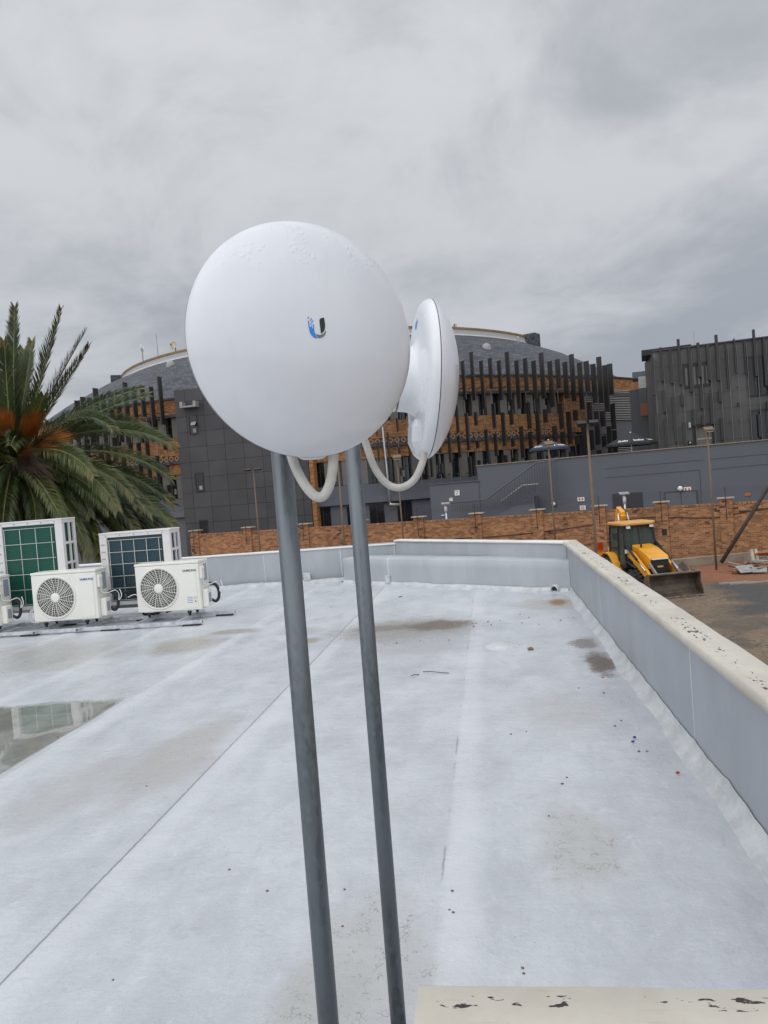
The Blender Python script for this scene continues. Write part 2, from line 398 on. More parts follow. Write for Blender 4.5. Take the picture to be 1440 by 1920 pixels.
M['coping_near'] = coping_mat('chipped_cream_coping_near', 0, 1.232, .024, .562)

def membrane_bump(N, P, s=1.0, extra=None):
    a = N.noise(N.scale(P, (1, 1.0, 1)), 5, 5, .6); bq = N.noise(P, 45, 4, .6); c = N.noise(P, 220, 2)
    rip = N.noise(N.vm('ADD', N.scale(P, (1.6, 6.5, 1)), N.comb(a, a, 0.0)), 1.3, 5, .62, .4)
    h = N.m('ADD', N.m('ADD', N.m('MULTIPLY', N.m('ADD', a, N.m('MULTIPLY', rip, .7)), .55), N.m('MULTIPLY', bq, .13)), N.m('MULTIPLY', c, .055))
    return h
def fillet_mat():
    m, N, b = newmat('white_membrane')
    P = N.n('ShaderNodeNewGeometry').outputs['Position']
    nz = N.noise(P, 6, 6, .62)
    c = N.mix(N.ss(nz, .3, .72), (.46, .47, .48), (.62, .635, .645))
    cr = N.m('MULTIPLY', N.ss(N.noise(N.scale(P, (9, 3, 9)), 2.3, 6, .7), .63, .7), .45); c = N.mix(cr, c, (.22, .22, .21))
    N.put(b.inputs['Base Color'], c); b.inputs['Roughness'].default_value = .36
    N.put(b.inputs['Normal'], N.bump(N.m('ADD', N.noise(N.scale(P, (3, 1, 3)), 9, 5, .65), N.m('MULTIPLY', N.noise(P, 60, 3), .2)), .5, .02))
    return m
M['fillet'] = fillet_mat()

SEAMS = [-0.28, -1.675, -2.92, -4.175, -5.42]
def roof_mat():
    m, N, b = newmat('silver_roof_membrane')
    P = N.n('ShaderNodeNewGeometry').outputs['Position']; x, y, z = N.sep(P)
    big = N.noise(N.scale(P, (1.2, .8, 1)), .9, 8, .68); mid = N.noise(N.scale(P, (1, .6, 1)), 3.4, 6, .62, .4); fine = N.noise(P, 150, 2)
    k = N.m('ADD', N.m('MULTIPLY', big, .55), N.m('MULTIPLY', mid, .45))
    c = N.mix(N.ss(k, .34, .66), (.470, .487, .515), (.605, .623, .652))
    c = N.mix(N.ss(fine, .35, .7, 0, .12), c, (.35, .36, .37))
    g1 = N.noise(N.scale(P, (1, .55, 1)), 14, 6, .72, .6); g2 = N.noise(P, 70, 4, .7)
    c = N.mix(N.ss(g1, .52, .74, 0, .38), c, (.36, .37, .385)); c = N.mix(N.ss(g1, .30, .46, .30, 0), c, (.72, .735, .76))
    c = N.mix(N.ss(g2, .56, .78, 0, .30), c, (.30, .30, .305))
    scr = N.noise(N.vm('ADD', N.scale(P, (9, 1.2, 1)), N.comb(N.m('MULTIPLY', mid, 3.0), 0.0, 0.0)), 1.0, 6, .7)
    c = N.mix(N.ss(scr, .60, .68, 0, .22), c, (.38, .385, .39))
    # painted brush bands along the laps
    wob = N.m('MULTIPLY', N.m('SUBTRACT', N.noise(N.comb(0.0, y, 0.0), 1.6, 4), .5), .05)
    wob2 = N.m('MULTIPLY', N.m('SUBTRACT', N.noise(P, 30, 3), .5), .012)
    lapl = None
    for i, sx in enumerate(SEAMS):
        dxs = N.m('ADD', N.m('SUBTRACT', x, sx), wob2)
        bandv = N.m('MULTIPLY', N.ss(N.m('ADD', dxs, wob), -.01, .03), N.ss(N.m('ADD', dxs, wob), .08, .20, 1, 0))
        c = N.mix(N.m('MULTIPLY', bandv, .5), c, (.67, .685, .71))
        d = N.m('ABSOLUTE', dxs)
        brk = N.ss(N.noise(N.comb(sx*3.0, y, 0.0), (2.2, 1.2, 3, 3, 3)[i], 4, .7), (.50, .28, .55, .58, .5)[i], (.62, .44, .68, .7, .6)[i])
        ln = N.m('MULTIPLY', N.ss(d, .003, (.007, .008, .006, .006, .006)[i], 1, 0), brk)
        c = N.mix(N.m('MULTIPLY', ln, (.55, .72, .5, .35, .35)[i]), c, (.17, .17, .175))
    # stains: (centre, rx, ry, colour, strength, sharp)
    def blob(cx, cy, rx, ry, nsc=4, namp=1.0, soft=.5, seed=0.0):
        ex = N.m('DIVIDE', N.m('SUBTRACT', x, cx), rx); ey = N.m('DIVIDE', N.m('SUBTRACT', y, cy), ry)
        d = N.m('SQRT', N.m('ADD', N.m('MULTIPLY', ex, ex), N.m('MULTIPLY', ey, ey)))
        d = N.m('ADD', d, N.m('MULTIPLY', N.m('SUBTRACT', N.noise(N.vm('ADD', P, (seed, 0, 0)), nsc, 7, .70), .5), namp*1.25))
        return N.ss(d, 1-soft, 1+soft*.3, 1, 0)
    wet = None; cracks = None
    def pxb(px, py): q = onz(px, py); return q.x, q.y
    stains = [
        (-.95, 8.05, .85, .80, (.30, .285, .26), .85, .55, 1, 0),
        (-.64, 8.22, .46, .36, (.135, .082, .042), .95, 1.2, 1, 0),
        (-1.25, 8.2, .35, .2, (.22, .17, .12), .75, 1.0, 1, 0),
        (-.75, 7.25, .55, .6, (.40, .405, .41), .7, .8, 0, 0),
        (-1.95, 7.75, .18, .18, (.30, .25, .18), .8, .9, 0, 0),
        (-2.15, 8.3, .3, .3, (.40, .38, .34), .55, .9, 0, 0),
        (.79, 6.25, .15, .40, (.12, .080, .045), .95, 1.8, 1, 0),
        (.74, 6.95, .14, .28, (.18, .14, .10), .8, 1.8, 1, 0),
        (.60, 9.2, .45, .45, (.38, .35, .29), .55, 1.2, 0, 0),
        (.74, 9.3, .13, .26, (.30, .135, .04), .95, 1.3, 0, 0),
        (-3.35, 7.85, .45, .55, (.33, .30, .25), .75, .9, 0, 0),
        (-3.0, 8.5, .35, .2, (.29, .24, .18), .7, 1.0, 0, 0),
        (-4.9, 7.6, 1.1, 1.0, (.36, .35, .32), .65, .8, 0, 0),
        (-6.3, 7.2, 1.0, 1.2, (.34, .33, .30), .65, .8, 0, 0),
        (-1.95, 4.4, .28, .85, (.40, .385, .36), .7, .9, 0, 0),
        (-2.35, 3.9, .3, .6, (.40, .39, .37), .5, 1, 0, 0),
        (*pxb(690, 1790), .24, .42, (.45, .445, .425), .6, 1.3, 0, 1),
        (*pxb(1095, 1580), .20, .40, (.44, .43, .405), .6, 1.3, 0, 1),
        (*pxb(600, 1880), .16, .25, (.42, .42, .40), .7, 1.0, 0, 1),
        (*pxb(1060, 1335), .3, .5, (.46, .455, .44), .5, 1.0, 0, 0)]
    for i, (cx, cy, rx, ry, colr, st, na, wt, ck) in enumerate(stains):
        q = blob(cx, cy, rx, ry, 3.2, na, .55, i*7.3)
        c = N.mix(N.m('MULTIPLY', q, st), c, colr)
        if wt: wet = q if wet is None else N.m('MAXIMUM', wet, q)
        if ck: cracks = q if cracks is None else N.m('MAXIMUM', cracks, q)
    # standing water left of the third lap
    nn = N.m('MULTIPLY', N.m('SUBTRACT', N.noise(P, 5, 4, .6), .5), .25)
    pa = N.ss(N.m('ADD', x, N.m('MULTIPLY', wob, 1.2)), -2.985, -2.955, 1, 0)
    pb = N.ss(N.m('ADD', N.m('SUBTRACT', y, N.m('MULTIPLY', x, .08)), nn), 5.90, 6.06, 1, 0); pc = N.ss(N.m('ADD', y, nn), 3.3, 3.6)
    pd = N.ss(N.m('ADD', x, nn), -4.5, -4.3)
    pud = N.m('MULTIPLY', N.m('MULTIPLY', pa, pb), N.m('MULTIPLY', pc, pd))
    edge = N.m('MULTIPLY', pud, N.ss(mid, .3, .7)); 
    c = N.mix(N.m('MULTIPLY', pud, .88), c, N.mix(N.ss(mid, .35, .65), (.20, .205, .17), (.31, .315, .285)))
    # fine cracks
    vo = N.n('ShaderNodeTexVoronoi', feature='DISTANCE_TO_EDGE'); N.put(vo.inputs['Vector'], N.vm('ADD', N.scale(P, (1, .7, 1)), N.comb(wob2, wob2, 0.0))); vo.inputs['Scale'].default_value = 62
    ck = N.m('MULTIPLY', N.ss(vo.outputs['Distance'], .01, .07, 1, 0), N.m('MULTIPLY', N.ss(cracks, .25, .7), N.ss(N.noise(P, 14, 4, .7), .52, .62)))
    c = N.mix(N.m('MULTIPLY', ck, .5), c, (.20, .18, .16))
    # grit specks
    v2 = N.n('ShaderNodeTexVoronoi'); N.put(v2.inputs['Vector'], P); v2.inputs['Scale'].default_value = 22; v2.inputs['Randomness'].default_value = 1
    sp = N.m('MULTIPLY', N.ss(v2.outputs['Distance'], .04, .075, 1, 0), N.ss(N.noise(P, 1.9, 4), .46, .58))
    c = N.mix(N.m('MULTIPLY', sp, .6), c, (.12, .09, .07))
    N.put(b.inputs['Base Color'], c)
    rg = N.ss(N.m('ADD', N.m('MULTIPLY', k, .5), N.m('MULTIPLY', g1, .5)), .35, .65, .24, .46)
    rg = N.m('SUBTRACT', rg, N.m('MULTIPLY', N.m('MULTIPLY', wet, .7), .24))
    rg = N.mix(pud, rg, (.025, .025, .025))
    N.put(b.inputs['Roughness'], N.m('MAXIMUM', N.sep(rg)[0], .02)); b.inputs['Metallic'].default_value = .05
    h = N.m('SUBTRACT', membrane_bump(N, P), N.m('MULTIPLY', ck, .15)); h = N.m('MULTIPLY', h, N.m('SUBTRACT', 1.0, N.m('MULTIPLY', pud, .998)))
    N.put(b.inputs['Normal'], N.bump(h, .45, .03))
    return m
M['roof'] = roof_mat()

def ground_mat():
    m, N, b = newmat('yard_ground')
    P = N.n('ShaderNodeNewGeometry').outputs['Position']; x, y, z = N.sep(P)
    a = N.noise(N.scale(P, (.8, 1.1, 1)), .22, 8, .66, .5); s = N.noise(N.scale(P, (1, 1.5, 1)), 1.1, 9, .74, .3); f = N.noise(P, 7, 6, .7)
    dirt = N.mix(N.ss(s, .36, .64), (.145, .095, .057), (.31, .225, .145))
    red = N.mix(N.ss(s, .3, .7), (.20, .075, .035), (.30, .12, .06))
    asp = N.mix(N.ss(f, .3, .7), (.050, .047, .044), (.085, .08, .074))
    mud = N.mix(N.ss(f, .36, .64), (.080, .058, .038), (.24, .18, .115))
    c = N.mix(N.ss(s, .42, .58), dirt, mud)
    am = N.m('MULTIPLY', N.ss(N.m('ADD', y, N.m('MULTIPLY', N.m('SUBTRACT', a, .5), 10)), 26.5, 28.5), N.ss(N.m('ADD', x, N.m('MULTIPLY', N.m('SUBTRACT', a, .5), 6)), 8.2, 9.4))
    c = N.mix(am, c, asp)
    rm = N.ss(N.m('ADD', N.m('ADD', y, N.m('MULTIPLY', x, .28)), N.m('MULTIPLY', N.m('SUBTRACT', s, .5), 4)), 36.2, 37.6)
    c = N.mix(rm, c, red)
    st = N.m('MULTIPLY', N.ss(a, .54, .60), N.ss(y, 30, 24)); c = N.mix(N.m('MULTIPLY', st, .7), c, (.075, .066, .055))
    N.put(b.inputs['Base Color'], c); N.put(b.inputs['Roughness'], N.ss(s, .3, .7, .45, .9))
    N.put(b.inputs['Normal'], N.bump(N.m('ADD', s, N.m('MULTIPLY', f, .25)), .6, .08))
    return m
M['ground'] = ground_mat()

# ------------------------------------------------------------------ setting: ground
GZ = -3.6
g = MB(); NXg, NYg = 60, 60
g.add([(-600, -300, GZ), (600, -300, GZ), (600, 900, GZ), (-600, 900, GZ)], [[0, 1, 2, 3]])
tag(g.build('ground', M['ground']), kind='structure')

# ------------------------------------------------------------------ the roof we stand on
PB = V((-1.6, 12.85, 0)); PA = V((.96, 10.2, 0)); LX = -14.0; NY = -3.0
BD = (V((-2.45, 12.5, 0))-V((1.0, 9.95, 0))).normalized()
roofb = thing('flat_roofed_building', 'low building with silver painted flat roof and grey parapets, in the foreground', 'building', (0, 0, GZ))
bm = bmesh.new()
nx, ny = 250, 262; x0, x1, y0, y1 = -14.0, .975, -14.0, 12.75
xs = [x0+(-6-x0)*i/40 for i in range(40)]+[-6+(x1+6)*i/170 for i in range(171)]
ys = [y0+(y1+13.8)*0+ (1-y0)*j/40 for j in range(40)]+[1+(y1-1)*j/240 for j in range(241)]
def deckz(x, y):
    h = .006*mnoise.noise(V((x*1.1, y*1.1, 0)))+.0025*mnoise.noise(V((x*4, y*3, 5)))
    for sx in SEAMS:
        d = x-sx
        if 0 <= d < .16: h += .0035*min(1, d/.012)*(1 if d < .12 else (.16-d)/.04)
    f_ = max(0, min(1, (-2.9-x)/.25))*max(0, min(1, (x+5.2)/.4))*max(0, min(1, (y-2.8)/.5))*max(0, min(1, (6.4-y)/.4))
    return h*(1-f_)
gv = [[bm.verts.new((x, y, deckz(x, y))) for x in xs] for y in ys]
for j in range(len(ys)-1):
    for i in range(len(xs)-1): bm.faces.new((gv[j][i], gv[j][i+1], gv[j+1][i+1], gv[j+1][i]))
nrm = V((-BD.y, BD.x, 0)); nrm = nrm if nrm.y > 0 else -nrm
bmesh.ops.bisect_plane(bm, geom=bm.verts[:]+bm.edges[:]+bm.faces[:], plane_co=V((1.0, 10.0, 0)), plane_no=nrm, clear_outer=True)
for f in bm.faces: f.smooth = True
me = bpy.data.meshes.new('roof_deck'); bm.to_mesh(me); bm.free(); me.materials.append(M['roof'])
deck = bpy.data.objects.new('roof_deck', me); COL.objects.link(deck); deck.parent = roofb; deck.location = (0, 0, -GZ)
# solid body below
b = MB(); b.prism([(1.12, -14), (1.12, 10.32), (-1.55, 13.05), (LX, 12.95), (LX, -14)], GZ, -.03); b.build('wall', M['grey_wall'], roofb)
# right parapet + coping
b = MB(); b.span(.965, 1.105, -14, 10.25, -.02, .60); b.build('parapet', M['parapet'], roofb)
def wavy_coping(a, b_, w, z0, z1, mat, name, seg=.08, jit=.004):
    a, b_ = V(a), V(b_); d = (b_-a); L = d.length; d.normalize(); s = V((d.y, -d.x, 0)); n = max(2, int(L/seg)); k = MB(); vs = []; fs = []
    prof = [(-w/2, z0), (-w/2-.001, z1-.016), (-w/2+.003, z1-.005), (-w/2+.012, z1), (w/2-.012, z1), (w/2-.003, z1-.005), (w/2+.001, z1-.016), (w/2, z0)]
    for i in range(n+1):
        p = a+d*(L*i/n)
        for q, (o, z) in enumerate(prof):
            j = mnoise.noise(V((p.x*5+q*3.3, p.y*5, z*9)))*jit
            vs.append(p+s*(o+j)+V((0, 0, z+j*.6)))
    m = len(prof)
    for i in range(n):
        for q in range(m):
            r = (q+1) % m; fs.append([i*m+q, i*m+r, (i+1)*m+r, (i+1)*m+q])
    k.add(vs, fs, 0, True); k.add([vs[q] for q in range(m)], [list(range(m))]); k.add([vs[n*m+q] for q in range(m)], [list(range(m))])
    return k.build(name, mat, roofb)
wavy_coping((1.02, -14, 0), (1.02, 10.36, 0), .185, .598, .645, M['coping_side'], 'coping')
# far parapets
def wallseg(k, A, B, t, z0, z1, h0=None):
    A, B = V(A), V(B); d = (B-A).normalized(); s = V((d.y, -d.x, 0))*t
    k.hexa([V((A.x, A.y, z0)), V((B.x, B.y, z0)), V((B.x+s.x, B.y+s.y, z0)), V((A.x+s.x, A.y+s.y, z0)),
            V((A.x, A.y, z1)), V((B.x, B.y, h0 or z1)), V((B.x+s.x, B.y+s.y, h0 or z1)), V((A.x+s.x, A.y+s.y, z1))])
def subwall(k, A, B, t, z0, z1, h0=None, n=12):
    A, B = V(A), V(B)
    for i in range(n):
        p, q = A.lerp(B, i/n), A.lerp(B, (i+1)/n); za = z1+((h0 or z1)-z1)*i/n; zb = z1+((h0 or z1)-z1)*(i+1)/n
        wallseg(k, p, q, t, z0, za, zb)
b = MB(); wallseg(b, (PA.x, PA.y, 0), (PB.x, PB.y, 0), .14, -.02, .612, .612); b.build('parapet', M['parapet_far'], roofb)
b = MB(); wallseg(b, (PB.x-.003, PB.y-.003, 0), (LX, 12.75, 0), .14, -.02, .60, .53); b.build('parapet', M['parapet_far'], roofb)
nAB = V((PB.y-PA.y, -(PB.x-PA.x), 0)).normalized()
wavy_coping((PA.x+nAB.x*.06+.05, PA.y+nAB.y*.06-.05, 0), (PB.x+nAB.x*.06, PB.y+nAB.y*.06, 0), .17, .614, .645, M['white_paint'], 'coping')
k = wavy_coping((PB.x+.03, PB.y+.07, 0), (LX, 12.82, 0), .17, .56, .59, M['white_paint'], 'coping')
# low upstand beam across the far corner
bf0, bf1 = V((.962, 9.98, 0)), V((-2.45, 12.5, 0)); bn = V((-BD.y, BD.x, 0)); bn = bn if bn.y > 0 else -bn
b = MB(); nseg = 60; vs = []; fs = []
for i in range(nseg+1):
    p = bf0.lerp(bf1, i/nseg)
    for q, (o, z) in enumerate(((0, -.02), (0, .12), (.0, .3), (.0, .405), (.02, .42), (.3, .425), (.5, .42), (.52, -.02))):
        j = .006*mnoise.noise(V((p.x*3+q*1.7, p.y*3, z*4)))+.003*mnoise.noise(V((p.x*11, q*2.0, z*9)))
        vs.append(p+bn*(o+j)+V((0, 0, z+(j if z > .35 else 0))))
for i in range(nseg):
    for q in range(7): fs.append([i*8+q, i*8+q+1, (i+1)*8+q+1, (i+1)*8+q])
b.add(vs, fs, 0, True); b.build('upstand_beam', M['parapet_far'], roofb)
b = MB(); b.poly([(.96, 10.0, .02), (.96, 10.25, .02), (-1.6, 12.85, .02), (-2.6, 12.8, .02), (-2.45, 12.5, .02)]); b.build('gutter_floor', M['fillet'], roofb)
# white lumpy membrane upturns
def fillet(A, B, s, h, w, name='membrane_upturn', amp=.012, seg=.035):
    A, B, s = V(A), V(B), V(s); L = (B-A).length; n = int(L/seg); K = 9; vs = []; fs = []; k = MB()
    for i in range(n+1):
        p = A.lerp(B, i/n); hh = h*(1+.25*mnoise.noise(V((i*seg*2.1, 0, 3)))+.15*mnoise.noise(V((i*seg*9, 2, 3)))); ww = w*(1+.3*mnoise.noise(V((i*seg*1.7, 7, 1)))+.12*mnoise.noise(V((i*seg*8, 5, 1))))
        for q in range(K+1):
            t = q/K
            if t < .45: o, z = .006+.03*(t/.45)**2, hh*(1-.75*t/.45)
            else: u = (t-.45)/.55; o, z = .036+(ww-.036)*u, hh*.25*(1-u)**1.8+.004*(1-u)
            fold = mnoise.noise(V((i*seg*(7+2*t)+q*.35, t*3.0, 9)))*amp*math.sin(math.pi*min(1, t*1.05+.02))
            vs.append(p+s*(o+fold*.6)+V((0, 0, z+abs(fold)*.9 if q < K else -.012)))
    for i in range(n):
        for q in range(K): fs.append([i*(K+1)+q, i*(K+1)+q+1, (i+1)*(K+1)+q+1, (i+1)*(K+1)+q])
    k.add(vs, fs, 0, True); return k.build(name, M['fillet'], roofb)
fillet((.966, .9, 0), (.966, 9.98, 0), (-1, 0, 0), .085, .085, amp=.007)
fillet(tuple(bf0+V((-.02, .01, 0))), tuple(bf1), tuple(-bn), .06, .11, amp=.005)
fillet((-2.45, 12.77, 0), (-7.5, 12.73, 0), (0, -1, 0), .07, .13, amp=.006)
# drain mouths through the beam
def drain(px, py, r, D=None):
    P = onz(px, py, .05); t = (P-bf0).dot(BD); C = bf0+BD*t; ax = -bn; sx = BD
    Mx = Matrix(((sx.x, 0, ax.x, C.x), (sx.y, 0, ax.y, C.y), (0, 1, 0, r*.75), (0, 0, 0, 1)))
    k = MB(); k.lathe([(r*1.5, -.02), (r*1.35, .03), (r*1.12, .055), (r, .06), (r*.93, .03)], Mx, 20, 0)
    k.lathe([(r*.93, .031), (.0001, .03)], Mx, 20, 1); k.build('drain_outlet', [M['fillet'], M['void_shade']], roofb)
drain(1019, 1110, .05); drain(652, 1094, .075)
# box-shaped patches on the far walls
for px, py in ((744, 1086), (582, 1084)):
    q = onz(px, py, .07); k = MB()
    if px > 650:
        t = (q-bf0).dot(BD); C = bf0+BD*t-bn*.02; k.box((C.x, C.y, .10), (.10, .03, .13), math.atan2(BD.y, BD.x))
    else: k.box((q.x, 12.76, .12), (.12, .03, .14))
    k.build('membrane_patch', M['fillet'], roofb, bevel=.008)
# near parapet with chipped coping
b = MB(); b.span(-.165, .94, 1.02, 1.255, -.02, .60); b.build('parapet', M['parapet'], roofb)
b = MB()
cp = wavy_coping((.93, 1.14, 0), (-.177, 1.145, 0), .275, .600, .655, M['coping_near'], 'coping', seg=.02, jit=.003)

# sealed roof vent bump and small things lying on the roof
q = onz(942, 1212); k = MB()
k.lathe([(.17, -.003), (.14, .012), (.09, .028), (.05, .042), (.0005, .046)], Matrix.Translation((q.x, q.y, 0)) @ Matrix.Diagonal((1, 1.1, 1, 1)), 24); k.build('patched_vent', M['fillet'], roofb)
def pebble(px, py, r, mat, name, label, cat, group=None, seed=0):
    q = onz(px, py); k = MB(); bm = bmesh.new(); bmesh.ops.create_icosphere(bm, subdivisions=2, radius=r)
    vs = []
    for v in bm.verts:
        c = v.co*(1+.35*mnoise.noise(v.co/r*1.3+V((seed*3.1, 0, 0)))); vs.append((q.x+c.x*1.2, q.y+c.y, deckz(q.x, q.y)+r*.45+c.z*.7))
    fs = [[v.index for v in f.verts] for f in bm.faces]; bm.free()
    k.add(vs, fs, 0, False); tag(k.build(name, mat), label, cat, group)
pebble(995, 1219, .023, M['stone'], 'stone', 'small tan stone on the silver roof beside the patched white vent bump', 'stone', None, 1)
grit = [(886, 1170), (893, 1169), (915, 1166), (938, 1164), (888, 1175), (979, 1168), (1011, 1171), (1051, 1163), (1075, 1158), (921, 1172), (975, 1152), (992, 1158), (1130, 1270), (1132, 1300), (1085, 1290), (1165, 1352), (1153, 1362), (1198, 1410), (1213, 1410), (1063, 1458), (1054, 1470), (788, 1202), (744, 1206), (842, 1201), (1029, 1530), (987, 1372), (958, 1377), (848, 1672), (843, 1708), (850, 1713), (980, 1816), (982, 1826), (430, 1632), (212, 1838), (275, 1475), (108, 1382), (501, 1671), (646, 1668), (642, 1737)]
for i, (px, py) in enumerate(grit):
    d = (onz(px, py)-CAM).length
    pebble(px, py, min(.0085, .0008*d+.0022)*random.uniform(.7, 1.15), M['stone'], 'pebble', 'tiny brown pebble or grit crumb lying on the silver roof', 'pebble', 'pebbles scattered on the silver roof', i)
for px, py, mt, nm, lb in ((1190, 1386, 'litter_blue', 'litter_chip', 'dark blue chip farther from the camera on the roof by the right parapet'),
                           (1187, 1394, 'litter_blue', 'litter_chip', 'dark blue chip nearer the camera on the roof by the right parapet'),
                           (1271, 1453, 'litter_red', 'litter_chip', 'red chip lying on the roof close to the parapet foot'),
                           (751, 1120, 'litter_blue', 'litter_chip', 'bright blue strip lying near the far upstand beam')):
    q = onz(px, py); k = MB(); k.box((q.x, q.y, .012), (.016 if px != 751 else .06, .010, .008), random.uniform(0, 1)); tag(k.build(nm, M[mt]), lb, 'litter')
for px, py, L, a in ((817, 1263, .22, -.3), (778, 1268, .08, .8)):
    q = onz(px, py); k = MB(); pts = [(q.x+math.cos(a)*L*(t-.5)+.008*math.sin(t*9), q.y+math.sin(a)*L*(t-.5), .012+.004*math.sin(t*5)) for t in [i/6 for i in range(7)]]
    k.tube(pts, .003, 5); tag(k.build('twig', M['timber_dark']), 'long thin twig lying on the roof right of the poles' if L > .1 else 'short thin twig lying on the roof just left of the long twig', 'twig')

# ------------------------------------------------------------------ antennas on poles
def pole(x, y, z1, label):
    t = thing('mounting_pole', label, 'pole', (x, y, 0))
    k = MB(); k.cyl((x, y, .012), (x, y, z1), .0205, n=28); k.build('tube', M['galv'], t)
    k = MB(); k.cyl((x, y, z1), (x, y, z1+.012), .0215, n=28); k.build('end_cap', M['rubber'], t)
    k = MB(); k.span(x-.09, x+.09, y-.09, y+.09, -.004, .012); k.build('base_plate', M['galv'], t, bevel=.004)
    k = MB(); k.lathe([(.034, .012), (.03, .03), (.0215, .075)], Matrix.Translation((x, y, 0)), 24); k.build('flashing', M['fillet'], t)
    return t
P1 = V((-.387, 1.448, 0)); P2 = V((-.334, 1.955, 0))
pole(P1.x, P1.y, 1.90, 'galvanised steel pole, nearer and thicker looking, under the front facing dish')
pole(P2.x, P2.y, 1.90, 'galvanised steel pole, right and farther, carrying the sideways dish')
prof_front = [(.0003, .072), (.03, .0712), (.06, .0685), (.09, .0635), (.12, .0555), (.145, .0465), (.168, .0355), (.187, .0235), (.200, .0115), (.2075, .001), (.2095, -.004)]
prof_back = [(.2095, -.0065), (.2085, -.013), (.2045, -.021), (.196, -.028), (.182, -.032), (.163, -.0338), (.138, -.035), (.112, -.0365), (.098, -.040), (.089, -.048), (.0855, -.060), (.0840, -.086)]
def front_t(r):
    for (ra, ta), (rb, tb) in zip(prof_front, prof_front[1:]):
        if ra <= r <= rb: return ta+(tb-ta)*(r-ra)/(rb-ra)
    return .07
def radome_mat():
    m, N, b = newmat('wet_white_radome')
    co = N.n('ShaderNodeTexCoord').outputs['Object']; x, y, z = N.sep(co)
    nz = N.noise(co, 6, 5, .6); c = N.mix(N.ss(nz, .3, .7), (.655, .665, .695), (.69, .70, .725))
    sp = N.ss(N.noise(co, 55, 3, .5), .735, .76); c = N.mix(N.m('MULTIPLY', sp, .25), c, (.5, .47, .42))
    run = N.ss(N.noise(N.scale(co, (26, 26, 2.5)), 1.0, 5, .65), .56, .74, 0, .16); c = N.mix(run, c, (.52, .50, .46))
    N.put(b.inputs['Base Color'], c); b.inputs['Roughness'].default_value = .30; b.inputs['Coat Weight'].default_value = .6; b.inputs['Coat Roughness'].default_value = .035
    vo = N.n('ShaderNodeTexVoronoi', feature='SMOOTH_F1'); N.put(vo.inputs['Vector'], N.vm('ADD', co, N.scale(N.n('ShaderNodeTexNoise').outputs['Color'], (.02, .02, .02)))); vo.inputs['Scale'].default_value = 105; vo.inputs['Smoothness'].default_value = .25
    drop = N.m('MULTIPLY', N.ss(vo.outputs['Distance'], .18, .5, 1, 0), N.m('MULTIPLY', N.ss(z, .085, .15), N.ss(N.noise(co, 26, 3), .47, .56)))
    N.put(b.inputs['Normal'], N.bump(drop, .30, .003))
    return m
M['radome'] = radome_mat()
